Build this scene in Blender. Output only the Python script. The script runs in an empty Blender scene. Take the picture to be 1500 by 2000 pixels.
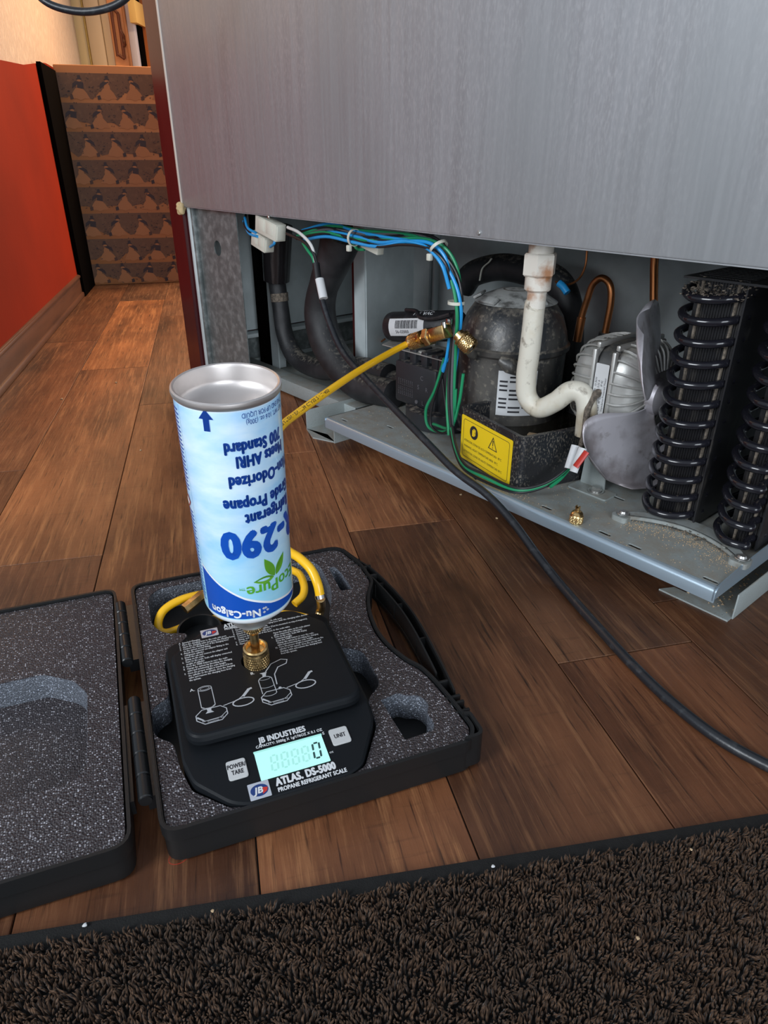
import bpy, bmesh, math, random
import numpy as np
from mathutils import Vector, Matrix
random.seed(7); np.random.seed(7)
PI = math.pi; R = math.radians
S = bpy.context.scene; COL = S.collection

# ---------------- camera, world, lights, exposure ----------------
F_PX, PITCH, CAM_H = 1335.0, R(27.35), 0.475
cd = bpy.data.cameras.new('camera'); cam = bpy.data.objects.new('camera', cd); COL.objects.link(cam)
cd.sensor_fit = 'VERTICAL'; cd.sensor_height = 36; cd.lens = F_PX / 2000 * 36; cd.clip_start = 0.02; cd.clip_end = 40
cam.location = (0, 0, CAM_H); cam.rotation_euler = (PI / 2 - PITCH, 0, 0)
cd.dof.use_dof = False
S.camera = cam
S.view_settings.view_transform = 'Standard'; S.view_settings.look = 'None'
S.view_settings.gamma = 1; S.view_settings.use_curve_mapping = False
S.view_settings.exposure = 0.0
W = bpy.data.worlds.new('room_light'); S.world = W; W.use_nodes = True
W.node_tree.nodes['Background'].inputs[0].default_value = (0.80, 0.88, 1.0, 1)
W.node_tree.nodes['Background'].inputs[1].default_value = 0.50

def area(name, loc, target, size, power, color, sy=None):
    l = bpy.data.lights.new(name, 'AREA'); l.energy = power; l.color = color; l.size = size
    l.shape = 'RECTANGLE'; l.size_y = sy or size
    o = bpy.data.objects.new(name, l); COL.objects.link(o); o.location = loc
    d = Vector(target) - Vector(loc); o.rotation_euler = d.to_track_quat('-Z', 'Y').to_euler()
    return o
area('window_light', (-1.45, -0.75, 1.15), (0.25, 0.9, 0.15), 0.7, 36, (0.90, 0.95, 1.0), 1.0)
area('room_window_light', (0.7, -2.0, 0.85), (0.0, 1.2, 0.35), 1.2, 44, (0.86, 0.93, 1.0), 1.5)
area('far_window_light', (0.9, 3.9, 1.1), (-0.1, 1.4, 0.0), 1.3, 60, (1.0, 0.80, 0.62), 1.2)
area('hall_lamp_light', (-0.50, 3.3, 1.85), (-0.5, 1.6, 0.0), 0.5, 58, (1.0, 0.62, 0.32), 0.5)

# ---------------- surveying helpers: a sight line cut with a real plane ----------------
cP, sP = math.cos(PITCH), math.sin(PITCH)
def ray(px, py):
    x = (px - 750) / F_PX; y = (py - 1000) / F_PX
    return Vector((x, cP - y * sP, -(y * cP + sP)))
def at_z(px, py, z=0.0):
    r = ray(px, py); t = (z - CAM_H) / r.z
    return Vector((r.x * t, r.y * t, z))
def at_y(px, py, Y):
    r = ray(px, py); t = Y / r.y
    return Vector((r.x * t, Y, CAM_H + r.z * t))

# frames: the service tray + cabinet (T), the carrying case (K), the plank floor (L)
TA = math.atan2(.6263 - 1.1859, .3648 + .1083)
MT = Matrix.Translation((.3648, .6263, 0)) @ Matrix.Rotation(TA, 4, 'Z')
MK = Matrix.Translation((-.1626, .3331, 0)) @ Matrix.Rotation(R(21), 4, 'Z')
ML = Matrix.Rotation(R(13.5), 4, 'Z')
MI = Matrix.Identity(4)
MTi, MKi, MLi = MT.inverted(), MK.inverted(), ML.inverted()
def tp(px, py, y):
    """tray-frame point on the plane y = const"""
    o = MTi @ Vector((0, 0, CAM_H)); d = MTi.to_3x3() @ ray(px, py)
    t = (y - o.y) / d.y
    return o + d * t
def tx(px, py, x):
    o = MTi @ Vector((0, 0, CAM_H)); d = MTi.to_3x3() @ ray(px, py)
    t = (x - o.x) / d.x
    return o + d * t
def kz(px, py, z):
    return MKi @ at_z(px, py, z)

# ---------------- materials ----------------
def mix(nt, fac, a, b):
    n = nt.nodes.new('ShaderNodeMix'); n.data_type = 'RGBA'
    for s, v in ((0, fac), (6, a), (7, b)):
        if hasattr(v, 'links') or isinstance(v, bpy.types.NodeSocket): nt.links.new(v, n.inputs[s])
        elif s == 0: n.inputs[0].default_value = v
        else: n.inputs[s].default_value = (*v, 1)
    return n.outputs[2]
def coords(nt, kind='Object', scale=(1, 1, 1), rnd=False):
    tc = nt.nodes.new('ShaderNodeTexCoord'); mp = nt.nodes.new('ShaderNodeMapping')
    mp.inputs['Scale'].default_value = scale
    nt.links.new(tc.outputs[kind], mp.inputs['Vector'])
    if rnd:
        oi = nt.nodes.new('ShaderNodeObjectInfo'); m = nt.nodes.new('ShaderNodeVectorMath'); m.operation = 'SCALE'
        m.inputs[0].default_value = (13.1, 7.7, 3.3); nt.links.new(oi.outputs['Random'], m.inputs['Scale'])
        nt.links.new(m.outputs[0], mp.inputs['Location'])
    return mp.outputs[0]
def ramp(nt, fac, lo, hi):
    n = nt.nodes.new('ShaderNodeMapRange'); n.inputs[1].default_value = lo; n.inputs[2].default_value = hi
    nt.links.new(fac, n.inputs[0]); n.clamp = True
    return n.outputs[0]
def noise(nt, vec, scale, detail=4, rough=.55):
    n = nt.nodes.new('ShaderNodeTexNoise'); n.inputs['Scale'].default_value = scale
    n.inputs['Detail'].default_value = detail; n.inputs['Roughness'].default_value = rough
    nt.links.new(vec, n.inputs['Vector']); return n.outputs[0]
def math_(nt, op, a, b=None):
    n = nt.nodes.new('ShaderNodeMath'); n.operation = op
    for i, v in enumerate((a, b)):
        if v is None: continue
        if isinstance(v, bpy.types.NodeSocket): nt.links.new(v, n.inputs[i])
        else: n.inputs[i].default_value = v
    return n.outputs[0]
def new_mat(name):
    m = bpy.data.materials.new(name); m.use_nodes = True
    return m, m.node_tree, m.node_tree.nodes['Principled BSDF']
def pm(name, base, rough=.5, metal=0, layers=(), bump=None, dust=None, emit=None, spec=None, coat=None, kind='Object', rlay=None, trans=None):
    """layers: (scale, stretch, colour, lo, hi[, detail]); bump: (scale, stretch, strength, distance)"""
    m, nt, b = new_mat(name)
    col = None
    for L in layers:
        s, st, c, lo, hi = L[:5]
        f = ramp(nt, noise(nt, coords(nt, kind, st), s, L[5] if len(L) > 5 else 4), lo, hi)
        col = mix(nt, f, col if col is not None else base, c)
    if dust:
        c, sc, lo, hi = dust
        g = nt.nodes.new('ShaderNodeNewGeometry'); sp = nt.nodes.new('ShaderNodeSeparateXYZ')
        nt.links.new(g.outputs['Normal'], sp.inputs[0])
        up = math_(nt, 'MULTIPLY_ADD', sp.outputs[2], .35); up.node.inputs[2].default_value = .1
        f = math_(nt, 'ADD', up, noise(nt, coords(nt, kind), sc, 6, .7))
        col = mix(nt, ramp(nt, f, lo, hi), col if col is not None else base, c)
    if col is not None: nt.links.new(col, b.inputs['Base Color'])
    else: b.inputs['Base Color'].default_value = (*base, 1)
    b.inputs['Roughness'].default_value = rough; b.inputs['Metallic'].default_value = metal
    if rlay:
        s, st, lo, hi, r0, r1 = rlay
        n = nt.nodes.new('ShaderNodeMapRange'); n.inputs[1].default_value = lo; n.inputs[2].default_value = hi
        n.inputs[3].default_value = r0; n.inputs[4].default_value = r1
        nt.links.new(noise(nt, coords(nt, kind, st), s), n.inputs[0]); nt.links.new(n.outputs[0], b.inputs['Roughness'])
    if spec is not None: b.inputs['Specular IOR Level'].default_value = spec
    if coat: b.inputs['Coat Weight'].default_value = coat; b.inputs['Coat Roughness'].default_value = .15
    if trans: b.inputs['Subsurface Weight'].default_value = trans; b.inputs['Subsurface Radius'].default_value = (.01, .008, .006)
    if emit: b.inputs['Emission Color'].default_value = (*emit[0], 1); b.inputs['Emission Strength'].default_value = emit[1]
    if bump:
        s, st, k, d = bump
        bn = nt.nodes.new('ShaderNodeBump'); bn.inputs['Strength'].default_value = k; bn.inputs['Distance'].default_value = d
        nt.links.new(noise(nt, coords(nt, kind, st), s, 5, .6), bn.inputs['Height']); nt.links.new(bn.outputs[0], b.inputs['Normal'])
    return m
U = (1, 1, 1)
def wood_mat():
    m, nt, b = new_mat('vinyl_wood_plank')
    v = coords(nt, 'Object', (1, .045, 1), True); v2 = coords(nt, 'Object', (1, .35, 1), True); v3 = coords(nt, 'Object', (.12, 1, 1), True)
    g1 = noise(nt, v, 150, 9, .72); g2 = noise(nt, v2, 9, 5, .6); g3 = noise(nt, v, 320, 3, .6); saw = noise(nt, v3, 130, 3, .6)
    c = mix(nt, ramp(nt, g2, .30, .72), (.034, .0125, .006), (.190, .082, .038))
    c = mix(nt, math_(nt, 'MULTIPLY', ramp(nt, g1, .50, .80), .75), c, (.33, .170, .080))
    c = mix(nt, math_(nt, 'MULTIPLY', ramp(nt, g3, .58, .74), .85), c, (.012, .005, .003))
    c = mix(nt, math_(nt, 'MULTIPLY', ramp(nt, saw, .60, .82), .45), c, (.022, .011, .007))
    oi = nt.nodes.new('ShaderNodeObjectInfo')
    h = nt.nodes.new('ShaderNodeHueSaturation'); nt.links.new(c, h.inputs['Color'])
    mr = nt.nodes.new('ShaderNodeMapRange'); mr.inputs[3].default_value = .88; mr.inputs[4].default_value = 1.12
    nt.links.new(oi.outputs['Random'], mr.inputs[0]); nt.links.new(mr.outputs[0], h.inputs['Value'])
    tn = nt.nodes.new('ShaderNodeMix'); tn.data_type = 'RGBA'; tn.blend_type = 'MULTIPLY'; tn.inputs[0].default_value = 1
    nt.links.new(h.outputs[0], tn.inputs[6]); nt.links.new(oi.outputs['Color'], tn.inputs[7]); nt.links.new(tn.outputs[2], b.inputs['Base Color'])
    n = nt.nodes.new('ShaderNodeMapRange'); n.inputs[3].default_value = .33; n.inputs[4].default_value = .58
    nt.links.new(g1, n.inputs[0]); nt.links.new(n.outputs[0], b.inputs['Roughness'])
    b.inputs['Specular IOR Level'].default_value = .45
    bn = nt.nodes.new('ShaderNodeBump'); bn.inputs['Strength'].default_value = .45; bn.inputs['Distance'].default_value = .0012
    hh = math_(nt, 'ADD', g1, math_(nt, 'MULTIPLY', g3, .5)); hh = math_(nt, 'ADD', hh, math_(nt, 'MULTIPLY', saw, .4))
    nt.links.new(hh, bn.inputs['Height']); nt.links.new(bn.outputs[0], b.inputs['Normal'])
    return m
def foam_mat():
    m, nt, b = new_mat('grey_foam')
    v = coords(nt, 'Object')
    vo = nt.nodes.new('ShaderNodeTexVoronoi'); vo.inputs['Scale'].default_value = 560; nt.links.new(v, vo.inputs['Vector'])
    sp = nt.nodes.new('ShaderNodeSeparateColor'); nt.links.new(vo.outputs['Color'], sp.inputs[0])
    f = ramp(nt, sp.outputs[0], .66, 1.0)
    near = ramp(nt, vo.outputs['Distance'], .55, .15)
    f = math_(nt, 'MULTIPLY', f, near)
    base = mix(nt, noise(nt, v, 9, 3), (.022, .018, .021), (.048, .040, .044))
    c = mix(nt, f, base, (.60, .60, .66))
    nt.links.new(c, b.inputs['Base Color'])
    b.inputs['Roughness'].default_value = .42; b.inputs['Specular IOR Level'].default_value = .55
    bn = nt.nodes.new('ShaderNodeBump'); bn.inputs['Strength'].default_value = 1; bn.inputs['Distance'].default_value = .0012
    nt.links.new(vo.outputs['Distance'], bn.inputs['Height']); nt.links.new(bn.outputs[0], b.inputs['Normal'])
    return m
def carpet_mat():
    m, nt, b = new_mat('brown_carpet_pile')
    v = coords(nt, 'Object')
    c = mix(nt, ramp(nt, noise(nt, v, 260, 3), .35, .65), (.026, .0142, .0085), (.122, .070, .042))
    c = mix(nt, ramp(nt, noise(nt, v, 14, 4), .45, .8), c, (.050, .033, .023))
    nt.links.new(c, b.inputs['Base Color']); b.inputs['Roughness'].default_value = .95; b.inputs['Specular IOR Level'].default_value = .1
    b.inputs['Sheen Weight'].default_value = .15
    return m
def can_mat():
    m, nt, b = new_mat('sky_blue_can_print')
    v = coords(nt, 'Object', (1, 1, 2.2)); v2 = coords(nt, 'Object')
    sp = nt.nodes.new('ShaderNodeSeparateXYZ'); nt.links.new(v2, sp.inputs[0])
    cl = ramp(nt, noise(nt, v, 16, 5), .36, .66)
    c = mix(nt, cl, (.30, .60, .90), (.66, .82, .94))
    low = ramp(nt, sp.outputs[2], .087, .034)           # towards the valve end the sky print turns cyan
    c = mix(nt, math_(nt, 'MULTIPLY', low, .65), c, (.30, .70, .86))
    top = ramp(nt, sp.outputs[2], .1955, .1975)
    c = mix(nt, top, c, (.80, .82, .86))
    bot = ramp(nt, sp.outputs[2], .0125, .0115)
    c = mix(nt, bot, c, (.80, .83, .87))
    nt.links.new(c, b.inputs['Base Color']); b.inputs['Roughness'].default_value = .28; b.inputs['Coat Weight'].default_value = .4
    return m
M = {}
M['wood'] = wood_mat(); M['foam'] = foam_mat(); M['carpet'] = carpet_mat(); M['can'] = can_mat()
M['subfloor'] = pm('dark_seam', (.008, .005, .004), .8)
M['binding'] = pm('black_binding', (.006, .006, .006), .9, bump=(900, U, .8, .001))
M['case'] = pm('black_plastic', (.0095, .0100, .0105), .42, bump=(900, U, .15, .0004), spec=.35)
M['case_s'] = pm('smooth_black_plastic', (.008, .009, .010), .30, spec=.4)
M['scale'] = pm('matte_black_abs', (.0075, .009, .011), .48, bump=(1500, U, .12, .0003), spec=.14)
M['scale_hole'] = pm('hole_black', (.003, .003, .003), .6)
M['print_white'] = pm('white_ink', (.62, .64, .66), .6)
M['print_grey'] = pm('silver_ink', (.42, .44, .47), .5)
M['button'] = pm('pale_grey_button', (.50, .51, .51), .45)
M['ink'] = pm('dark_ink', (.02, .02, .025), .5)
M['lcd'] = pm('lit_lcd', (.12, .2, .2), .3, emit=((.42, .88, .82), .98))
M['lcd_seg'] = pm('lcd_segment', (.03, .08, .08), .4)
M['lcd_ghost'] = pm('lcd_ghost', (.10, .17, .17), .4, emit=((.36, .80, .74), .84))
M['silver_sticker'] = pm('silver_sticker', (.55, .56, .60), .3, .4)
M['navy'] = pm('navy_ink', (.01, .035, .16), .35)
M['blue'] = pm('blue_ink', (.006, .075, .42), .3, coat=.4)
M['blue_text'] = pm('dark_blue_ink', (.004, .040, .24), .3, coat=.4)
M['green_ink'] = pm('green_ink', (.09, .38, .03), .35, coat=.3)
M['lgreen'] = pm('light_green_ink', (.20, .55, .05), .35, coat=.3)
M['white_paint'] = pm('white_paint', (.78, .80, .83), .35, coat=.3)
M['red_ink'] = pm('red_ink', (.5, .03, .02), .4)
M['tin'] = pm('tinned_steel', (.66, .62, .60), .42, .9, bump=(40, U, .1, .001))
M['rim'] = pm('bright_rim', (.70, .68, .67), .2, 1)
M['brass'] = pm('brass', (.74, .52, .24), .28, 1, layers=[(300, U, (.48, .29, .11), .45, .75)])
M['yellow'] = pm('yellow_hose', (.90, .50, .010), .32, coat=.3)
M['rubber'] = pm('black_rubber', (.012, .012, .014), .42, layers=[(60, U, (.035, .035, .04), .5, .8)], bump=(200, U, .2, .001))
M['cord'] = pm('dusty_black_cord', (.014, .016, .020), .34, layers=[(90, U, (.05, .055, .06), .55, .8)], bump=(300, U, .3, .0006))
M['insul'] = pm('foam_pipe_insulation', (.012, .013, .015), .55, layers=[(25, U, (.030, .031, .034), .45, .75)], dust=((.13, .12, .10), 140, .86, 1.0), bump=(160, U, .3, .001))
M['tape'] = pm('black_shiny_tape', (.010, .009, .010), .18, bump=(60, (1, 1, .3), .5, .002))
M['galv'] = pm('galvanised_steel', (.50, .56, .57), .45, .12, layers=[(34, U, (.56, .62, .63), .35, .7, 6), (7, U, (.38, .42, .42), .5, .8)], bump=(90, U, .06, .001))
M['tray'] = pm('galvanised_tray', (.40, .45, .45), .5, .3, layers=[(8, U, (.32, .355, .345), .4, .75), (700, U, (.20, .185, .155), .60, .72, 3)], dust=((.33, .31, .265), 40, .80, 1.10), bump=(220, U, .25, .0008))
M['strap'] = pm('strap_steel', (.36, .39, .38), .4, .3, layers=[(60, U, (.26, .25, .22), .5, .7)])
M['lit_foam'] = pm('lit_foam_wall', (.075, .085, .105), .32, layers=[(700, U, (.45, .50, .60), .56, .66, 2)], bump=(500, U, 1, .002), spec=.8)  # window light on the cut walls put into a paler, bluish colour
M['tray_edge'] = pm('clean_tray_edge', (.40, .50, .58), .32, .6)
M['zinc_dark'] = pm('spangled_zinc', (.13, .15, .15), .42, .2, layers=[(60, U, (.26, .29, .29), .45, .7, 5), (24, U, (.085, .10, .10), .5, .75, 5)])
M['panel'] = pm('brushed_steel_panel', (.36, .365, .385), .48, .45, layers=[(26, (2.2, 2.2, .12), (.30, .30, .315), .42, .72, 7), (420, (1, 1, .3), (.44, .44, .46), .45, .8, 3), (3, (1, 1, .5), (.33, .345, .36), .45, .65)],
                rlay=(50, (3, 3, .08), .35, .7, .42, .56), bump=(260, (2, 2, .14), .08, .0005))
M['maroon'] = pm('maroon_steel', (.065, .010, .012), .28, .1, layers=[(30, (1, 1, .2), (.045, .007, .010), .4, .7)], coat=.3)
M['sealant'] = pm('pale_sealant', (.62, .58, .52), .6)
M['foam_blob'] = pm('yellowed_foam', (.55, .42, .22), .7, bump=(200, U, .5, .002))
M['nylon'] = pm('milky_nylon', (.62, .62, .54), .38, trans=.15)
M['pvc'] = pm('stained_white_pvc', (.66, .63, .54), .42, layers=[(14, U, (.46, .36, .22), .50, .72, 6), (60, U, (.14, .11, .08), .60, .76, 6)], trans=.1, bump=(300, U, .1, .0005))
M['pvc_nut'] = pm('pvc_nut', (.66, .62, .55), .45, layers=[(28, U, (.36, .17, .08), .52, .70, 6)])
M['w_blue'] = pm('blue_wire', (.02, .30, .68), .35)
M['w_green'] = pm('green_wire', (.015, .26, .11), .38)
M['w_black'] = pm('black_wire', (.012, .012, .014), .38)
M['w_white'] = pm('white_wire', (.62, .62, .60), .4)
M['w_grey'] = pm('grey_wire', (.10, .10, .11), .4)
DUST = (.20, .18, .15)
M['comp'] = pm('dusty_black_enamel', (.024, .026, .029), .36, layers=[(13, (1, 1, .6), (.135, .125, .11), .42, .72, 7), (120, U, (.17, .155, .13), .56, .68, 6)], dust=(DUST, 75, .80, 1.08), bump=(160, U, .4, .001))
M['comp_top'] = pm('dusty_top_label', (.34, .35, .34), .6, layers=[(50, U, (.10, .10, .095), .5, .7, 6)], bump=(90, U, .4, .002))
M['tbox'] = pm('black_relay_box', (.020, .022, .026), .45, dust=(DUST, 90, .90, 1.1), bump=(140, U, .3, .0008))
M['drip'] = pm('black_drip_tray', (.016, .018, .022), .35, layers=[(420, (1, 1, .6), (.17, .15, .125), .52, .66, 6), (18, U, (.018, .018, .02), .5, .62)], bump=(220, U, .5, .001))
M['water'] = pm('murky_water', (.012, .010, .007), .06)
M['hazard'] = pm('yellow_sticker', (.86, .60, .015), .38)
M['alu'] = pm('dusty_cast_aluminium', (.50, .50, .48), .42, .55, dust=((.36, .34, .30), 80, .80, 1.05), bump=(130, U, .25, .0008))
M['alu_dark'] = pm('stator_steel', (.10, .10, .10), .5, .5, dust=(DUST, 120, .85, 1.05))
M['blade'] = pm('fan_blade_aluminium', (.56, .54, .58), .42, .6, layers=[(12, U, (.30, .27, .28), .5, .62, 5), (60, U, (.22, .19, .17), .62, .8, 5)], bump=(30, U, .15, .002))
M['fins'] = pm('black_condenser_paint', (.010, .010, .012), .38, layers=[(80, (1, 1, .3), (.055, .050, .045), .55, .8, 5)])
M['coil'] = pm('gloss_black_tube', (.010, .010, .014), .12, dust=((.13, .11, .085), 140, 1.02, 1.2))
M['fluff'] = pm('grey_dust_fluff', (.20, .165, .13), .95, layers=[(200, U, (.09, .075, .06), .4, .6)], bump=(400, U, 1, .002))
M['copper'] = pm('aged_copper', (.52, .20, .075), .32, .9, layers=[(60, U, (.26, .11, .05), .5, .8)])
M['steel'] = pm('zinc_bolt', (.52, .52, .50), .32, .9)
M['label'] = pm('white_label', (.60, .61, .62), .5)
M['redwall'] = pm('red_wall_paint', (.21, .014, .002), .85, spec=.1, layers=[(1.5, U, (.15, .010, .002), .4, .7)], bump=(60, U, .2, .002))
M['beige'] = pm('beige_textured_wallpaper', (.44, .36, .29), .38, layers=[(45, (1, 1, .6), (.56, .47, .38), .5, .8)], bump=(70, (1, 1, .5), .9, .006))
M['baseboard'] = pm('dark_wood_baseboard', (.085, .030, .014), .4, layers=[(40, (1, .1, 1), (.05, .016, .008), .45, .7)])
M['flat_black_and_shade'] = pm('flat_black_and_shade', (.002, .0015, .0015), .95, spec=.02)  # flat black; beside the wrapped box it serves as painted shade
M['gift'] = pm('gift_paper', (.38, .165, .062), .6)
M['gift_sky'] = pm('gift_sky', (.135, .068, .036), .6, layers=[(60, U, (.175, .09, .047), .5, .7)])
M['gift_dark'] = pm('gift_dark', (.028, .014, .018), .55)
M['gift_brown'] = pm('gift_brown', (.07, .03, .018), .55)
M['cream'] = pm('cream_board', (.62, .50, .32), .45)
M['cream2'] = pm('yellow_cream_board', (.66, .55, .30), .45)
M['gold'] = pm('gold_trim', (.35, .24, .06), .35, .4)
M['orange'] = pm('orange_wall', (.52, .15, .03), .55)
M['peach'] = pm('peach_door', (.72, .33, .14), .5)
M['brownwood'] = pm('brown_trim', (.30, .12, .04), .45)
M['greyw'] = pm('grey_white_strip', (.50, .50, .56), .5)
M['tag'] = pm('yellow_tag', (.72, .50, .16), .6)
M['rust'] = pm('rusty_iron', (.13, .035, .012), .6)
M['crumb'] = pm('tan_crumb', (.42, .30, .18), .8)

# ---------------- object helpers ----------------
BASE = {}
def props(o, label=None, cat=None, group=None, kind=None):
    if label: o['label'] = label
    if cat: o['category'] = cat
    if group: o['group'] = group
    if kind: o['kind'] = kind
def thing(name, label, cat, frame=MI, base=(0, 0, 0), group=None):
    o = bpy.data.objects.new(name, None); COL.objects.link(o); o.empty_display_size = .02
    o.matrix_world = frame @ Matrix.Translation(base); BASE[o.name] = Vector(base)
    props(o, label, cat, group); return o
class MB:
    """collects geometry (in frame coordinates) and links it as ONE mesh object"""
    def __init__(s): s.v = []; s.f = []; s.m = []; s.cur = 0
    def add(s, vs, fs, mi=None):
        n = len(s.v); s.v.extend(tuple(v) for v in vs); s.f.extend([tuple(i + n for i in f) for f in fs])
        s.m.extend([s.cur if mi is None else mi] * len(fs)); return s
    def bm(s, bm, M4=None):
        if M4 is not None: bm.transform(M4)
        bm.verts.ensure_lookup_table(); bm.verts.index_update()
        s.add([v.co.copy() for v in bm.verts], [[v.index for v in f.verts] for f in bm.faces]); bm.free(); return s
    def box(s, c, d, bev=0, rot=None, seg=2):
        bm = bmesh.new(); bmesh.ops.create_cube(bm, size=1)
        for v in bm.verts: v.co = Vector((v.co.x * d[0], v.co.y * d[1], v.co.z * d[2]))
        if bev: bmesh.ops.bevel(bm, geom=bm.edges[:], offset=bev, segments=seg, affect='EDGES', profile=.5)
        m = Matrix.Translation(c)
        if rot is not None: m = m @ rot
        return s.bm(bm, m)
    def b2(s, x0, x1, y0, y1, z0, z1, bev=0):
        return s.box(((x0 + x1) / 2, (y0 + y1) / 2, (z0 + z1) / 2), (abs(x1 - x0), abs(y1 - y0), abs(z1 - z0)), bev)
    def lathe(s, prof, seg=48, M4=None, cap=False):
        """prof: list of (r, z)"""
        vs = []; fs = []; n = len(prof)
        for k in range(seg):
            a = 2 * PI * k / seg
            for r, z in prof: vs.append(Vector((r * math.cos(a), r * math.sin(a), z)))
        for k in range(seg):
            k2 = (k + 1) % seg
            for i in range(n - 1): fs.append((k * n + i, k2 * n + i, k2 * n + i + 1, k * n + i + 1))
        if cap:
            fs.append(tuple(k * n for k in reversed(range(seg)))); fs.append(tuple(k * n + n - 1 for k in range(seg)))
        if M4 is not None: vs = [M4 @ v for v in vs]
        return s.add(vs, fs)
    def cyl(s, a, b, r, seg=24, r2=None, bev=0):
        a = Vector(a); b = Vector(b); d = b - a; L = d.length; r2 = r if r2 is None else r2
        m = Matrix.Translation(a) @ d.to_track_quat('Z', 'Y').to_matrix().to_4x4()
        if bev: prof = [(r - bev, 0), (r, bev), (r2, L - bev), (r2 - bev, L)]
        else: prof = [(r, 0), (r2, L)]
        return s.lathe(prof, seg, m, True)
    def tube(s, pts, r, seg=12, cap=True, smooth=True, n=8, rad=None, flat=1.0):
        P = [Vector(p) for p in pts]
        if smooth and len(P) > 2: P, rr = catmull(P, n, rad)
        else: rr = rad
        N = len(P); vs = []; fs = []
        t0 = (P[1] - P[0]).normalized(); up = Vector((0, 0, 1)) if abs(t0.z) < .9 else Vector((1, 0, 0))
        nx = t0.cross(up).normalized()
        for i, p in enumerate(P):
            t = (P[min(i + 1, N - 1)] - P[max(i - 1, 0)]).normalized()
            nx = (nx - t * nx.dot(t)).normalized(); ny = t.cross(nx)
            q = rr[i] if rr else r
            for k in range(seg):
                a = 2 * PI * k / seg; vs.append(p + (nx * math.cos(a) + ny * math.sin(a) * flat) * q)
        for i in range(N - 1):
            for k in range(seg):
                k2 = (k + 1) % seg; fs.append((i * seg + k, i * seg + k2, (i + 1) * seg + k2, (i + 1) * seg + k))
        if cap: fs.append(tuple(reversed(range(seg)))); fs.append(tuple((N - 1) * seg + k for k in range(seg)))
        return s.add(vs, fs)
    def prism(s, poly, z0, z1, M4=None, holes=()):
        return s.plate(poly, z0, z1, M4, holes)
    def plate(s, poly, z0, z1, M4=None, holes=()):
        cu = bpy.data.curves.new('c', 'CURVE'); cu.dimensions = '2D'; cu.fill_mode = 'BOTH'; cu.extrude = (z1 - z0) / 2
        for pl in [poly] + list(holes):
            sp = cu.splines.new('POLY'); sp.points.add(len(pl) - 1); sp.use_cyclic_u = True
            for q, p in zip(sp.points, pl): q.co = (p[0], p[1], 0, 1)
        return s._curve(cu, z0 + (z1 - z0) / 2, M4)
    def _curve(s, cu, z, M4, fn=None):
        o = bpy.data.objects.new('c', cu); me = bpy.data.meshes.new_from_object(o)
        m = (M4 or MI) @ Matrix.Translation((0, 0, z))
        vs = [m @ v.co for v in me.vertices]
        if fn: vs = [fn(v) for v in vs]
        s.add(vs, [tuple(p.vertices) for p in me.polygons])
        bpy.data.objects.remove(o); bpy.data.curves.remove(cu); bpy.data.meshes.remove(me); return s
    def text(s, body, size, M4=None, fn=None, align='LEFT', xs=1.0, bold=0.0, line=1.0, res=3, ext=0, shear=0):
        # bold = the same letters struck several times a hair apart
        if bold <= 0: offs = [(0, 0)]
        elif bold / size < .03: offs = [(-bold, 0), (bold, 0)]
        else: offs = [(bold * math.cos(k * PI / 4), bold * math.sin(k * PI / 4)) for k in range(8)]
        for i, (dx, dy) in enumerate(offs):
            cu = bpy.data.curves.new('t', 'FONT'); cu.body = body; cu.size = size; cu.align_x = align; cu.resolution_u = res
            cu.space_line = line; cu.extrude = ext; cu.shear = shear
            if bold: cu.space_character = 1 + min(.14, 1.6 * bold / size)
            s._curve(cu, i * 2e-6, (M4 or MI) @ Matrix.Translation((dx, dy, 0)) @ Matrix.Diagonal((xs, 1, 1, 1)), fn)
        return s
    def wall(s, path, t, z0, z1, closed=True):
        """upright strip of thickness t on the left side of a path"""
        P = [Vector((p[0], p[1])) for p in path]; n = len(P); vs = []; fs = []
        for i in range(n):
            a = P[i - 1] if (closed or i) else P[i]; b = P[(i + 1) % n] if (closed or i < n - 1) else P[i]
            d1 = (P[i] - a); d2 = (b - P[i])
            d1 = d1.normalized() if d1.length > 1e-9 else d2.normalized(); d2 = d2.normalized() if d2.length > 1e-9 else d1
            n1 = Vector((-d1.y, d1.x)); n2 = Vector((-d2.y, d2.x)); nn = (n1 + n2)
            nn = nn.normalized() if nn.length > 1e-6 else n1
            k = t / max(.4, nn.dot(n1)); q = P[i] + nn * k
            for (x, y) in (P[i], q):
                vs.append((x, y, z0)); vs.append((x, y, z1))
        m = n if closed else n - 1
        for i in range(m):
            a = 4 * i; b = 4 * ((i + 1) % n)
            fs += [(a, b, b + 1, a + 1), (b + 2, a + 2, a + 3, b + 3), (a + 1, b + 1, b + 3, a + 3), (b, a, a + 2, b + 2)]
        if not closed:
            fs += [(0, 1, 3, 2), (4 * n - 4, 4 * n - 2, 4 * n - 1, 4 * n - 3)]
        return s.add(vs, fs)
    def sheet(s, grid):
        """grid[i][j] points -> quads"""
        n, m = len(grid), len(grid[0])
        vs = [p for row in grid for p in row]
        fs = [(i * m + j, i * m + j + 1, (i + 1) * m + j + 1, (i + 1) * m + j) for i in range(n - 1) for j in range(m - 1)]
        return s.add(vs, fs)
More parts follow.
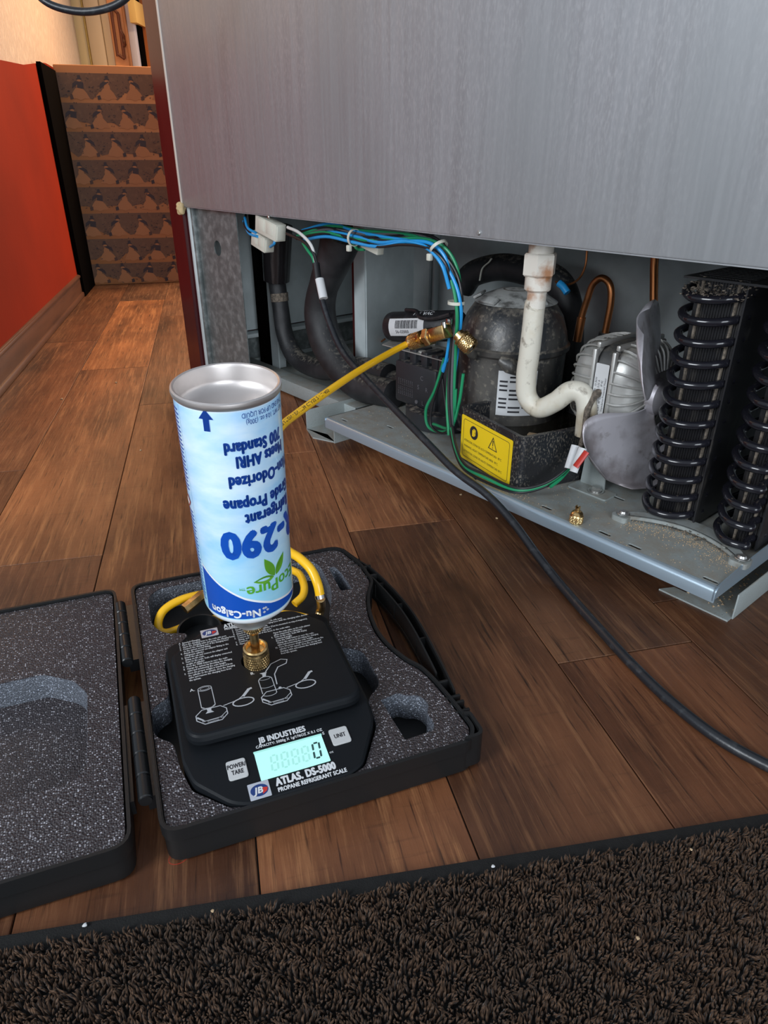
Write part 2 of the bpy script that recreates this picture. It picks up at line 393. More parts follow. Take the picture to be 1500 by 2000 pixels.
    def obj(s, name, mats, parent=None, frame=MI, base=None, label=None, cat=None, group=None, kind=None, flat=False, ang=38):
        if not isinstance(mats, (list, tuple)): mats = [mats]
        b = BASE[parent.name] if parent else Vector(base or (0, 0, 0))
        me = bpy.data.meshes.new(name)
        me.from_pydata([(v[0] - b.x, v[1] - b.y, v[2] - b.z) for v in s.v], [], s.f)
        for m in mats: me.materials.append(M[m])
        if len(mats) > 1: me.polygons.foreach_set('material_index', s.m)
        me.validate()
        if not flat:
            me.polygons.foreach_set('use_smooth', [True] * len(me.polygons)); me.set_sharp_from_angle(angle=R(ang))
        me.update()
        o = bpy.data.objects.new(name, me); COL.objects.link(o); BASE[o.name] = b
        if parent: o.parent = parent
        else: o.matrix_world = frame @ Matrix.Translation(b)
        props(o, label, cat, group, kind); return o
def catmull(P, n=8, rad=None):
    out = []; rr = []
    Q = [P[0] * 2 - P[1]] + P + [P[-1] * 2 - P[-2]]
    rd = ([rad[0]] + list(rad) + [rad[-1]]) if rad else None
    for i in range(1, len(Q) - 2):
        a, b, c, d = Q[i - 1:i + 3]
        for k in range(n):
            t = k / n
            out.append(.5 * ((2 * b) + (c - a) * t + (2 * a - 5 * b + 4 * c - d) * t * t + (3 * b - a - 3 * c + d) * t ** 3))
            if rd: rr.append(rd[i] * (1 - t) + rd[i + 1] * t)
    out.append(P[-1])
    if rd: rr.append(rd[-2])
    return out, (rr if rd else None)
def rpoly(pts, r, n=5):
    """round the corners of a polygon; r is one radius or one per corner"""
    out = []; N = len(pts); rs = r if isinstance(r, (list, tuple)) else [r] * N
    for i in range(N):
        p = Vector(pts[i][:2]); a = Vector(pts[i - 1][:2]); b = Vector(pts[(i + 1) % N][:2]); q = rs[i]
        if q <= 0: out.append(p); continue
        da = (a - p); db = (b - p); q = min(q, da.length * .48, db.length * .48)
        A = p + da.normalized() * q; B = p + db.normalized() * q
        for k in range(n + 1):
            t = k / n; out.append(A * (1 - t) ** 2 + p * 2 * t * (1 - t) + B * t * t)
    return [(v.x, v.y) for v in out]
def rect(x0, x1, y0, y1, r=0, n=5):
    p = [(x0, y0), (x1, y0), (x1, y1), (x0, y1)]
    return rpoly(p, r, n) if r else p
def circ(x, y, r, n=24, ry=None, a0=0):
    ry = ry or r
    return [(x + r * math.cos(a0 + 2 * PI * k / n), y + ry * math.sin(a0 + 2 * PI * k / n)) for k in range(n)]
def axes(o, x, y, z):
    m = Matrix.Identity(4)
    for i in range(3): m[i][0], m[i][1], m[i][2], m[i][3] = x[i], y[i], z[i], o[i]
    return m
def knurl(mb, r, z0, z1, M4, n=34, rows=5, h=.0006):
    """diamond knurling: little pyramids round a cylinder"""
    dz = (z1 - z0) / rows
    for j in range(rows):
        for k in range(n):
            a0 = 2 * PI * (k + (j % 2) * .5) / n; da = PI / n
            pts = [(r, a0 - da, z0 + (j + .5) * dz), (r, a0, z0 + j * dz), (r, a0 + da, z0 + (j + .5) * dz), (r, a0, z0 + (j + 1) * dz), (r + h, a0, z0 + (j + .5) * dz)]
            vs = [M4 @ Vector((q * math.cos(a), q * math.sin(a), z)) for q, a, z in pts]
            mb.add(vs, [(0, 1, 4), (1, 2, 4), (2, 3, 4), (3, 0, 4)])

# ================= THE SETTING =================
floor = MB().b2(-2.6, 3.2, -1.2, 5.6, -.03, -.0026).obj('floor', 'subfloor', frame=ML, kind='structure', flat=True)
seams = [-.512 + 0.0, -.348, -.184, -.0142, .1507, .312, .474]
while seams[-1] < 2.2: seams.append(seams[-1] + .1635)
joint = {0: 1.19, 1: .859, 2: .54, 3: 1.158, 4: .845, 5: .51}
PL = .967; cache = {}
# tone of single planks, own print plus warm light painted into the left rows: (row, number counted from that row's known joint)
TONE = {(3, 0): (1.9, 1.7, 1.5), (3, -1): (1.35, 1.2, 1.05), (4, 0): (1.8, 1.65, 1.45), (4, -1): (1.0, .92, .86), (5, 0): (.78, .78, .78), (5, -1): (.95, .85, .8), (6, -1): (.8, .75, .72), (6, 0): (.75, .72, .7), (7, 0): (.8, .75, .7), (7, -1): (.8, .75, .7),
        (0, -1): (.9, .8, .7), (0, 0): (1.0, .9, .8), (1, 0): (1.5, 1.35, 1.1), (1, 1): (1.9, 1.7, 1.3), (1, -1): (.95, .85, .8), (2, 0): (1.7, 1.55, 1.25), (2, 1): (1.05, .95, .8), (2, -1): (1.0, .9, .85), (0, 1): (.7, .6, .5), (3, 1): (2.0, 1.8, 1.5)}
for c in range(len(seams) - 1):
    x0, x1 = seams[c], seams[c + 1]
    j0 = joint.get(c, .3 + (c * .37) % PL)
    y = j0 - 2 * PL
    while y < 5.0:
        ya, yb = max(y, -.5), min(y + PL, 5.0)
        if yb - ya > .05:
            key = (round(x1 - x0, 4), round(yb - ya, 3))
            if key not in cache:
                w, l = (x1 - x0) / 2 - .0006, (yb - ya) / 2 - .0007
                cache[key] = MB().box((0, 0, -.0018), (2 * w, 2 * l, .0036), .0006, seg=1).obj('plank', 'wood', floor, kind=None, ang=20)
                p = cache[key]
            else:
                p = cache[key].copy(); COL.objects.link(p); p.parent = floor
            p.location = ((x0 + x1) / 2, (ya + yb) / 2, 0)
            p.color = (*TONE.get((c, round((y - j0) / PL)), (1, 1, 1)), 1)
        y += PL

# left wall: along the plank seam, beige textured above a red painted lower part
wl = MB().b2(-.62, -.512, 1.25, 5.2, -.003, 2.4).obj('wall_left', 'beige', frame=ML, kind='structure', flat=True)
def wpt(px, py, off=-.507):
    o = MLi @ Vector((0, 0, CAM_H)); d = MLi.to_3x3() @ ray(px, py); t = (off - o.x) / d.x
    return o + d * t
pr = [(1.25, .0), (1.25, .60), (1.85, .645), (2.42, .715), (wpt(45, 127).y, wpt(45, 127).z), (wpt(84, 122).y, wpt(84, 122).z), (wpt(104, 134).y, wpt(104, 134).z), (3.20, .70), (3.20, 0)]
MB().plate(rpoly([(y, z) for y, z in pr], [0, 0, 0, 0, .02, .05, .05, 0, 0]), 0, .012, axes((-.512, 0, 0), (0, 1, 0), (0, 0, 1), (1, 0, 0))).obj('painted_panel', 'redwall', wl, label='red painted lower part of the wall')
bb = MB()
bb.b2(-.512, -.494, 1.25, 3.02, 0, .082, .003).b2(-.512, -.488, 1.25, 3.02, 0, .018, .004).b2(-.512, -.490, 1.25, 3.02, .070, .080, .003)
bb.obj('baseboard_left', 'baseboard', frame=ML, kind='structure')

# end of the hall: boards, a door leaf and an orange wall
def hx(px, Y=3.95, py=110):
    p = at_y(px, py, Y); return p.x
hall = MB().b2(-2.2, -.2, 4.06, 4.12, -.003, 2.4).obj('wall_back', 'orange', kind='structure', flat=True)
def board(px0, px1, z0, z1, y0, mat, name='board', label=None, bev=.003):
    return MB().b2(hx(px0), hx(px1), y0, 4.06, z0, z1, bev).obj(name, mat, hall, label=label)
board(60, 133, 0, 2.4, 3.99, 'beige', 'wall_panel')
board(133, 142, 0, 2.4, 3.93, 'maroon', 'frame_board', 'dark maroon frame board')
board(142, 150, 0, 2.4, 3.96, 'brownwood', 'frame_board', 'brown frame board')
board(150, 171, 0, 2.4, 3.98, 'cream2', 'board', 'yellowish cream board')
board(171, 174, 0, 2.4, 3.97, 'gold', 'trim_strip', 'gold trim strip')
board(174, 203, 0, 2.4, 3.98, 'cream', 'board', 'cream board')
board(204, 219, 0, 2.4, 3.985, 'cream', 'board', 'cream board')
board(221, 251, 0, 2.4, 3.97, 'peach', 'door_leaf', 'orange peach door leaf')
board(251, 256, 0, 2.4, 3.94, 'brownwood', 'frame_board', 'brown frame board')
board(256, 269, 0, 2.4, 3.955, 'greyw', 'frame_board', 'grey white frame board')
board(269, 273, 0, 2.4, 3.99, 'flat_black_and_shade', 'frame_board', 'dark gap strip')
board(266, 279, 1.045, 1.135, 3.93, 'tag', 'paper_tag', 'yellow paper tag', .001)
hg = MB()
xa, xb = hx(232), hx(240)
for seg in (((xa - .008, 1.115), (xa - .008, .915)), ((xa + .022, 1.085), (xa + .022, .905)), ((xa - .008, 1.115), (xa + .022, 1.085)), ((xa - .008, .925), (xa + .022, .905)),
            ((xa + .022, 1.02), (xa + .050, .965)), ((xa + .05, .985), (xa + .028, .955))):
    hg.tube([(seg[0][0], 3.96, seg[0][1]), (seg[1][0], 3.96, seg[1][1])], .007, 6, smooth=False)
hg.obj('hinge', 'rust', hall, label='rusty iron hinge on the orange door leaf')

# ================= GIFT-WRAPPED BOX =================
fA = at_z(183, 557); bx = MLi @ fA
GB = (bx.x, bx.y, 0); GW, GH = .48, .785
gift = thing('wrapped_box', 'tall box wrapped in tan snowman paper standing at the end of the hall', 'box', ML, (bx.x + GW / 2, bx.y + .15, 0))
MB().b2(bx.x, bx.x + GW, bx.y, bx.y + .30, 0, GH, .004).obj('box_body', 'gift', gift)
yf = bx.y - .0006
def gp(poly, dy): return [(bx.x + x, yf - dy, z) for x, z in poly]
sky = MB(); snow = MB(); dark = MB(); brown = MB()
def flat(mb, poly, dy): mb.plate([(x, z) for x, z in poly], 0, .0004, axes((bx.x, yf - dy, 0), (1, 0, 0), (0, 0, 1), (0, -1, 0)))
RH = .0965
for r in range(9):
    zt = GH - .022 - r * RH; zb = max(zt - RH, 0.0)
    low = zb + .020
    if zt < .03: break
    pts = [(0.002, zt - .004), (GW - .002, zt - .004)]
    n = 16
    for i in range(n + 1): pts.append((GW - .002 - (GW - .004) * i / n, low + .010 * math.sin(i * 1.9 + r) + .006 * math.sin(i * 4.1)))
    flat(sky, pts, 0)
    x = -.02 + (.055 if r % 2 else 0) ; k = r
    while x < GW:
        kind = k % 4; k += 1; q = RH / .11; m = -1 if kind in (1, 2) else 1
        if .018 < x < GW - .022:
            flat(snow, [(x - .034, zb + .010), (x + .034, zb + .010), (x + .024, zb + .030), (x + .012, zb + .044), (x - .012, zb + .044), (x - .024, zb + .030)], .0006); flat(snow, circ(x, zb + .026, .021 * q, 14, .024 * q), .0008); flat(snow, circ(x - .003 * m, zb + .053 * q, .0125 * q, 12, .017 * q), .0009); flat(snow, circ(x - .005 * m, zb + .074 * q, .0085 * q, 12), .0010)
            hx_ = x - .006 * m; hz = zb + .0815 * q
            flat(dark, [(hx_ - .010, hz), (hx_ + .010, hz), (hx_ + .009, hz + .003), (hx_ + .006, hz + .0035), (hx_ + .005, hz + .014), (hx_ - .005, hz + .013), (hx_ - .006, hz + .0035), (hx_ - .010, hz + .003)], .0016)
            flat(dark, [(x - .013, zb + .064), (x + .009, zb + .066), (x + .020 * m, zb + .058), (x + .024 * m, zb + .042), (x + .013 * m, zb + .050), (x - .006, zb + .061)] if m > 0 else [(x + .013, zb + .064), (x - .009, zb + .066), (x - .020, zb + .058), (x - .024, zb + .042), (x - .013, zb + .050), (x + .006, zb + .061)], .0017)
            if kind == 1: flat(dark, [(x - .006, zb + .045), (x + .016, zb + .041), (x + .019, zb + .062), (x - .002, zb + .066)], .0018)
            s_ = x + .030 * m
            flat(brown if kind % 2 else dark, [(s_ - .006, zb + .006), (s_ + .006, zb + .009), (s_ + .004, zb + .022), (s_ - .007, zb + .019)], .0016)
        for j in range(14):   # scribbled firs and snowflakes between the snowmen
            cx = x + .055 + random.uniform(-.020, .020); cz = zb + random.uniform(.014, .060); 
            if cx > GW - .006 or cx < .006: continue
            w_ = random.uniform(.002, .006)
            flat(brown if j % 3 else dark, [(cx - w_, cz), (cx + w_ * .4, cz - .0015), (cx + w_, cz + .0022), (cx, cz + .0012)], .0014)
        for j in range(5):
            cx = x + random.uniform(.01, .11); cz = zb + random.uniform(.060, .095)
            if .006 < cx < GW - .006: flat(brown, circ(cx, cz, .0022, 6), .0014)
        x += .098
sky.obj('printed_sky', 'gift_sky', gift, flat=True); snow.obj('printed_snowmen', 'gift', gift, flat=True, kind='stuff')
dark.obj('printed_hats_and_scarves', 'gift_dark', gift, flat=True, kind='stuff'); brown.obj('printed_trees', 'gift_brown', gift, flat=True, kind='stuff')
MB().b2(-.4995, -.484, 2.93, 3.30, 0, .765, .002).obj('gap_shade_strip', 'flat_black_and_shade', frame=ML, base=(-.49, 3.1, 0), label='narrow black strip painting the shade on the wall left of the wrapped box', cat='board')  # added black strip; paints the shaded gap between red wall and box

# ================= CABINET (refrigerator seen from behind) =================
cab = thing('refrigerated_cabinet', 'large steel-backed display refrigerator with maroon sides and its lower rear opening uncovered', 'refrigerator', MT, (-.4, .3, 0))
ZP = .383; YP = .03; XL = -1.275; XR = .62
bp = MB().b2(XL, XR, YP - .002, YP + .035, ZP, 1.95, .002)
bp.b2(XL, XR, YP, YP + .018, ZP - .0015, ZP + .002)
bpo = bp.obj('back_panel', 'panel', cab)
MB().b2(XL, XR, YP + .036, .56, ZP + .004, 1.95).obj('body', 'zinc_dark', cab)
MB().b2(XL - .004, XL + .0035, YP - .0035, YP + .004, ZP, 1.95, .0015).obj('sealant_bead', 'sealant', cab)
sd = MB()
sd.plate([(0, 0), (0, 1.95), (.58, 1.95), (.58, .0)], 0, .062, axes((XL - .066, YP - .002, .0), (0, 1, 0), (0, 0, 1), (1, 0, 0)))
sd.b2(XL - .05, XR, .575, .60, .05, .24).b2(-.9, XR, .56, .60, ZP, 1.95)
sd.obj('side_panel', 'maroon', cab)
fb = MB(); bm = bmesh.new(); bmesh.ops.create_icosphere(bm, subdivisions=3, radius=.009)
for v in bm.verts: v.co *= 1 + .25 * math.sin(v.co.x * 700) * math.cos(v.co.z * 500); v.co.z *= 1.4
fb.bm(bm, Matrix.Translation((XL + .001, YP - .006, ZP - .004))).obj('foam_blob', 'foam_blob', cab, label='yellowed foam blob at the panel corner')
for px, py in ((525, 424), (936, 455)):
    p = tp(px, py, YP - .002); MB().cyl((p.x, YP - .0045, p.z), (p.x, YP - .001, p.z), .003, 12, bev=.001).obj('rivet', 'steel', cab)
# left corner post with a hole
pz = .36
po = MB(); PX0, PX1 = -1.262, -1.083
hc = tp(425, 485, .05)
po.plate([(PX0, 0), (PX1, 0), (PX1, ZP), (PX0, ZP)], 0, .002, axes((0, .052, 0), (1, 0, 0), (0, 0, 1), (0, -1, 0)), holes=[circ(hc.x, hc.z, .0155, 28)])
po.b2(XL, PX0 + .004, .040, .052, 0, ZP, .004)
po.obj('corner_post', 'zinc_dark', cab)
MB().b2(XL - .0, XL + .010, .036, .046, 0, ZP, .004).obj('post_edge_trim', 'galv', cab, label='bright rolled edge of the corner post')
# inner frame: inside front skirt, posts, rails
MB().b2(-1.02, XR, .50, .503, .035, ZP).b2(-1.02, XR, .47, .50, .035, .038).obj('inner_wall', 'galv', cab)
cz0 = tp(805, 560, .46)
ipw = MB()
for px in (765, 838):
    p = tp(px, 560, .47); ipw.b2(p.x - .004, p.x + .004, .482, .50, .04, ZP, .003)
ipw.b2(tp(765, 560, .49).x, tp(838, 560, .49).x, .489, .4995, .04, ZP, .003)
ipw.obj('pressed_rib', 'galv', cab)
# standing U post between the left bay and the compressor bay
up = MB()
up.plate([(0, .004), (.034, .004), (.034, ZP), (0, ZP)], 0, .0025, axes((-.880, .1905, 0), (1, 0, 0), (0, 0, 1), (0, -1, 0)))
up.plate([(0, .004), (.17, .004), (.17, ZP), (0, ZP)], 0, .0025, axes((-.847, .1905, 0), (-.25, .968, 0), (0, 0, 1), (.968, .25, 0)))
up.obj('inner_post', 'galv', cab)
mr = MB().b2(-.897, -.884, .196, .204, .004, ZP); mr.obj('reflection_strip', 'maroon', cab, label='maroon strip for the reddish reflection beside the inner post')  # reddish reflection at the post edge, put in as a maroon strip
lp = MB()
xq = [tp(px, 560, .165).x for px in (497, 522, 536)]
lp.b2(xq[0], xq[1], .165, .18, .004, ZP)
lp.obj('dark_upright', 'flat_black_and_shade', cab)
MB().b2(xq[1] + .0005, xq[2], .163, .1655, .022, ZP).b2(xq[1] + .0005, xq[1] + .003, .1655, .20, .022, ZP).obj('inner_upright', 'galv', cab)
fw = MB().b2(-1.27, -1.02, .54, .543, .10, ZP).b2(-1.272, -1.268, .06, .54, .10, ZP).b2(-1.27, -1.235, .06, .54, .088, .098, .002)
MB().b2(-1.272, -1.268, .06, .54, .0, .086).obj('inner_kick', 'zinc_dark', cab)
fw.obj('far_skirt', 'galv', cab)
MB().b2(-1.26, -1.02, .545, .57, .0, .06).obj('far_kick', 'zinc_dark', cab)
# bottom rail and floor pan of the left bay
rl = MB().b2(-1.27, -.79, .115, .118, .004, .034, .001).b2(-1.27, -.79, .118, .157, .031, .034, .001).b2(-1.27, -.90, .157, .56, .018, .0205)
rl.b2(XL - .0, PX0, .055, .56, .0, .03)
rl.obj('bottom_rail', 'tray', cab)
MB().b2(-.845, -.80, .157, .50, .004, .022).obj('cross_rail', 'tray', cab)

# ================= SERVICE TRAY WITH THE COMPRESSOR UNIT =================
ZT = .055
tray = thing('service_tray', 'galvanised base tray swung out under the refrigerator carrying the compressor parts', 'tray', MT, (-.36, .2, 0))
slots = [rpoly([(x - .009, y - .0028), (x + .009, y - .0028), (x + .009, y + .0028), (x - .009, y + .0028)], .0027) for x, y in
         [(-.245, .018), (-.198, .118), (-.153, .0163), (-.110, .0155), (-.0142, .0141), (-.62, .06), (-.70, .02)]]
MB().plate([(-.733, .006), (-.004, .006), (-.004, .42), (-.733, .42)], ZT - .0016, ZT, holes=slots).obj('top_plate', 'tray', tray)
ed = MB()
ed.sheet([[(x, y, z) for x in (-.733, 0)] for y, z in ((.0075, ZT + .0002), (.004, ZT - .0004), (.0015, ZT - .002), (0, ZT - .005), (0, ZT - .018), (.0015, ZT - .018), (.0015, ZT - .006))])
ed.obj('front_lip', 'tray_edge', tray)
sl = MB()
sl.plate([(0.0, ZT - .016), (0, ZT + .0), (.06, ZT + .006), (.42, ZT + .016), (.42, ZT - .016)], 0, .0018, axes((-.003, 0, 0), (0, 1, 0), (0, 0, 1), (1, 0, 0)))
MB().b2(-.733, -.7315, 0, .42, ZT - .018, ZT).obj('side_lip', 'tray_edge', tray)
sl.obj('side_lip', 'tray_edge', tray)
fr = MB()
fr.b2(.008, .010, .043, .42, .0, .034, .0008)
fr.plate([(-.078, .034), (.008, .034), (.008, .42), (-.052, .42), (-.052, .052), (-.068, .052)], 0, .002)
fr.obj('right_runner', 'tray', tray)
fl = MB().b2(-.828, -.734, .022, .42, .0, .002).b2(-.828, -.826, .022, .42, 0, .040, .0008).b2(-.734, -.732, .02, .42, 0, .04)
fl.plate([(-.828, .022), (-.775, .035), (-.734, .022), (-.78, .004)], 0, .002)
fl.obj('left_runner', 'tray', tray)
def bolt(parent, x, y, z, r=.007, name='bolt', washer=1.6):
    m = MB()
    if washer: m.cyl((x, y, z), (x, y, z + .0014), r * washer, 24, bev=.0004)
    m.cyl((x, y, z + .0012), (x, y, z + .003), r * 1.25, 24, bev=.0006)
    m.cyl((x, y, z + .0028), (x, y, z + .0075), r * .92, 6, bev=.0008)
    return m.obj(name, 'steel', parent)
# curved hold-down strap in front of the condenser
sp = []
for t in np.linspace(0, 1, 24):
    x = -.160 + .152 * t; y = .066 + .006 * t + .036 * math.sin(PI * t) ** .8
    sp.append((x, y))
wv = lambda t: .0075 + .0035 * math.sin(PI * t)
st_ = MB()
rows = []
for off in (-1, 1):
    rows.append([])
top = []; bot = []
for i, (x, y) in enumerate(sp):
    t = i / 23; w = wv(t)
    top.append((x, y + w)); bot.append((x, y - w))
st_.wall(bot, .0012, ZT + .003, ZT + .0085, False)
st_.plate(bot + top[::-1], ZT + .0072, ZT + .0085, holes=[circ(-.034, .084, .0045, 14, .0025)])
for e in (0, -1):
    x, y = sp[e]; st_.plate(rpoly([(x - .012, y - .010), (x + .010, y - .010), (x + .010, y + .010), (x - .012, y + .010)], .006), ZT, ZT + .0072)
straps = st_.obj('curved_strap', 'strap', tray, label='curved sheet steel hold-down strap')
for e in (0, -1):
    x, y = sp[e]
    mm = MB().cyl((x, y, ZT + .0084), (x, y, ZT + .0100), .0085, 24, bev=.0008).cyl((x, y, ZT + .0098), (x, y, ZT + .0125), .0055, 24, r2=.004)
    mm.obj('screw', 'steel', straps)
# dust and crumbs lying on the tray
cm = MB()
for i in range(1500):
    if i % 3: x = random.uniform(-.15, .0); y = .062 + random.gauss(0, .012) + .02 * math.sin((x + .15) / .15 * PI)
    else: x = random.uniform(-.72, -.0); y = random.uniform(.008, .17) if x < -.42 else random.uniform(.008, .10)
    if i % 5 == 0: x = random.gauss(-.36, .05); y = random.gauss(.017, .006)
    if y < .008 or x > -.006: continue
    s_ = random.uniform(.0004, .0011); a = random.uniform(0, 6.28)
    vs = [(x + s_ * math.cos(a + k * 2.1), y + s_ * math.sin(a + k * 2.1), ZT + .0001) for k in range(3)] + [(x, y, ZT + s_ * .9)]
    cm.add(vs, [(0, 1, 3), (1, 2, 3), (2, 0, 3)])
for i in range(260):
    x = random.uniform(-.05, .008); y = random.uniform(.044, .30); s_ = random.uniform(.0008, .0024); a = random.uniform(0, 6.28)
    vs = [(x + s_ * math.cos(a + k * 2.1), y + s_ * math.sin(a + k * 2.1), .0021) for k in range(3)] + [(x, y, .002 + s_ * .8)]
    cm.add(vs, [(0, 1, 3), (1, 2, 3), (2, 0, 3)])
cm.obj('dust_crumbs', 'crumb', tray, kind='stuff', flat=True)

# ---- compressor ----
CX, CY, CR = -.462, .182, .085
comp = thing('compressor', 'dusty black domed compressor with a black relay box on the galvanised tray', 'compressor', MT, (CX, CY, ZT))
MC = Matrix.Translation((CX, CY, 0))
prof = [(.0, .064), (.060, .064), (.078, .072), (CR - .002, .085), (CR - .001, .13), (CR, .205), (CR + .0045, .209), (CR + .005, .216), (CR + .001, .219), (CR - .002, .235), (CR - .010, .258), (CR - .022, .276), (CR - .042, .289), (.020, .296), (0, .297)]
MB().lathe(prof, 72, MC).obj('housing', 'comp', comp)
lt = MB().lathe([(.064, .2785), (.050, .2868), (.03, .2945), (.0, .2985)], 48, MC); lt.obj('top_cover', 'comp_top', comp)
for a, l in ((-95, .05), (-20, .05), (-150, .05)):
    c_, s_ = math.cos(R(a)), math.sin(R(a)); x, y = CX + c_ * .058, CY + s_ * .058
    kb = MB(); kb.box((x, y, .285), (.034, .014, .004), .001, Matrix.Rotation(R(a + 90), 4, 'Z') @ Matrix.Rotation(.5, 4, 'X')); kb.obj('clip', 'comp_top', comp)
ft = MB()
ft.plate(rpoly([(-.10, -.062), (.10, -.062), (.10, .062), (-.10, .062)], .02), ZT + .010, ZT + .013, MC)
for sx in (-1, 1):
    for sy in (-1, 1): ft.cyl((CX + sx * .086, CY + sy * .048, ZT), (CX + sx * .086, CY + sy * .048, ZT + .010), .012, 20, bev=.001)
ft.obj('foot_plate', 'comp', comp)
pl = MB()
PHI = lambda d: R(d)
g = [[(CX + (CR + .0012) * math.cos(R(a)), CY + (CR + .0012) * math.sin(R(a)), z) for a in np.linspace(-62, -22, 10)] for z in (.120, .190)]
pl.sheet(g).obj('rating_label', 'label', comp, label='white rating label with fine print')
rl2 = MB()
for k in range(9):
    z = .125 + k * .0068
    for a0, a1 in ((-60, -52), (-50, -38), (-36, -30)):
        if (k * 7 + a0) % 4 == 0: continue
        rl2.sheet([[(CX + (CR + .0017) * math.cos(R(a)), CY + (CR + .0017) * math.sin(R(a)), q) for a in np.linspace(a0, a1, 4)] for q in (z, z + .0028)])
rl2.obj('rating_print', 'ink', comp)
MB().sheet([[(CX + (CR + .0018) * math.cos(R(a)), CY + (CR + .0018) * math.sin(R(a)), q) for a in np.linspace(-29, -23, 4)] for q in (.150, .186)]).obj('yellow_mark', 'hazard', comp)
# relay / terminal box
pA = tp(772, 708, .10); pB = tp(858, 728, .10)
bxm = MB().b2(-.652, -.548, .098, .150, .088, .163, .006); rb = bxm.obj('relay_box', 'tbox', comp)
tt = MB()
MF = axes((0, .0974, 0), (1, 0, 0), (0, 0, 1), (0, -1, 0))
for s_, x, z in (('C', -.585, .140), ('S', -.592, .123), ('R', -.572, .122), ('L', -.580, .097)):
    tt.text(s_, .011, MF @ Matrix.Translation((x, z, 0)), ext=.0002)
for k in range(8): tt.text('RELAY TYPE', .0042, MF @ Matrix.Translation((-.638 + .005 * k, .104, 0)) @ Matrix.Rotation(PI / 2, 4, 'Z'), xs=1.3)
tt.cyl((-.592, .0975, .100), (-.592, .0955, .100), .0035, 12)
tt.obj('embossed_marks', 'w_grey', rb)
tb = MB()
for x in (-.640, -.612, -.584, -.558): tb.b2(x - .009, x + .006, .105, .145, .160, .186, .002)
tb.b2(-.655, -.535, .112, .150, .168, .178)
tb.b2(-.552, -.515, .105, .165, .085, .185, .004)
tb.obj('terminal_block', 'tbox', comp)
MB().lathe([(0, 0), (.062, 0), (.066, .012), (.066, .03), (.05, .034)], 40, Matrix.Translation((-.575, .145, ZT + .003))).obj('relay_skirt', 'comp_top' if False else 'tbox', comp)
# service stub
sv = MB().tube([(CX - .005, CY - CR + .004, .205), (CX + .010, CY - CR - .020, .213), (-.443, .060, .226)], .0065, 12)
sv.obj('service_stub', 'comp', comp)
MB().tube([(-.376, .112, .196), (-.392, .094, .206), (-.404, .084, .214)], .010, 12, rad=[.009, .012, .006]).obj('stub_joint', 'comp', comp)

# ---- start capacitor with bracket ----
ca, cb = Vector((-.706, .135, .205)), Vector((-.548, .150, .230))
cap = thing('start_capacitor', 'black cylindrical start capacitor with a white barcode sticker above the relay box', 'capacitor', MT, tuple((ca + cb) / 2))
dc = (cb - ca).normalized(); mc = Matrix.Translation(ca) @ dc.to_track_quat('Z', 'Y').to_matrix().to_4x4(); LC = (cb - ca).length; RC = .0255
MB().lathe([(0, 0), (RC - .006, 0), (RC - .001, .003), (RC, .008), (RC, LC - .004), (RC - .003, LC), (0, LC)], 40, mc).obj('capacitor_body', 'rubber', cap)
nz = Vector((0, -1, .25)); nz = (nz - dc * nz.dot(dc)).normalized(); ny_ = dc.cross(nz)
def capS(u, w, r=RC + .0005):     # u along, w round (radians, 0 = facing out, + = up)
    return ca + dc * u + (nz * math.cos(w) + Vector(ny_) * (-math.sin(w) if ny_.z < 0 else math.sin(w))) * r
lab = MB().sheet([[capS(u, w) for u in (.020, .026, .096, .102)] for w in np.linspace(-.78, .42, 10)]); lo = lab.obj('sticker', 'label', cap, label='white barcode sticker')
bc = MB(); u = .036
while u < .088:
    w_ = random.choice((.0006, .0010, .0016)); bc.sheet([[capS(u, w, RC + .0009), capS(u + w_, w, RC + .0009)] for w in np.linspace(-.25, .28, 6)]); u += w_ + random.choice((.0008, .0012))
bc.text('56-02000', .0075, None, lambda v: capS(.036 + v.x * 1.1, -.56 + v.y / RC, RC + .0009))
bc.obj('barcode', 'ink', lo)
wt = MB()
wt.text('115 VAC', .012, None, lambda v: capS(.070 + v.x, .66 + v.y / RC, RC + .0008), bold=.0003)
wt.text('189-227 uF', .009, None, lambda v: capS(.068 + v.x, 1.12 + v.y / RC, RC + .0008), bold=.0002)
wt.obj('white_print', 'print_white', cap)
MB().tube([capS(.045, 1.2, RC + .003), capS(.075, .95, RC + .003), capS(.095, .40, RC + .004), capS(.125, .30, RC + .004), capS(.16, .5, RC + .006)], .0035, 8).obj('capacitor_lead', 'rubber', cap)
br = MB()
br.plate(rpoly([(-.690, .100), (-.530, .105), (-.530, .175), (-.715, .165)], .004), .180, .1815, Matrix.Rotation(0, 4, 'Z'))
br.plate(rpoly([(-.715, .1815), (-.62, .1815), (-.62, .192), (-.715, .192)], .003), 0, .0015, axes((0, .166, 0), (1, 0, 0), (0, 0, 1), (0, -1, 0)))
br.cyl((-.600, .115, .1815), (-.600, .115, .1845), .007, 20, bev=.001)
br.obj('capacitor_bracket', 'alu', cap)

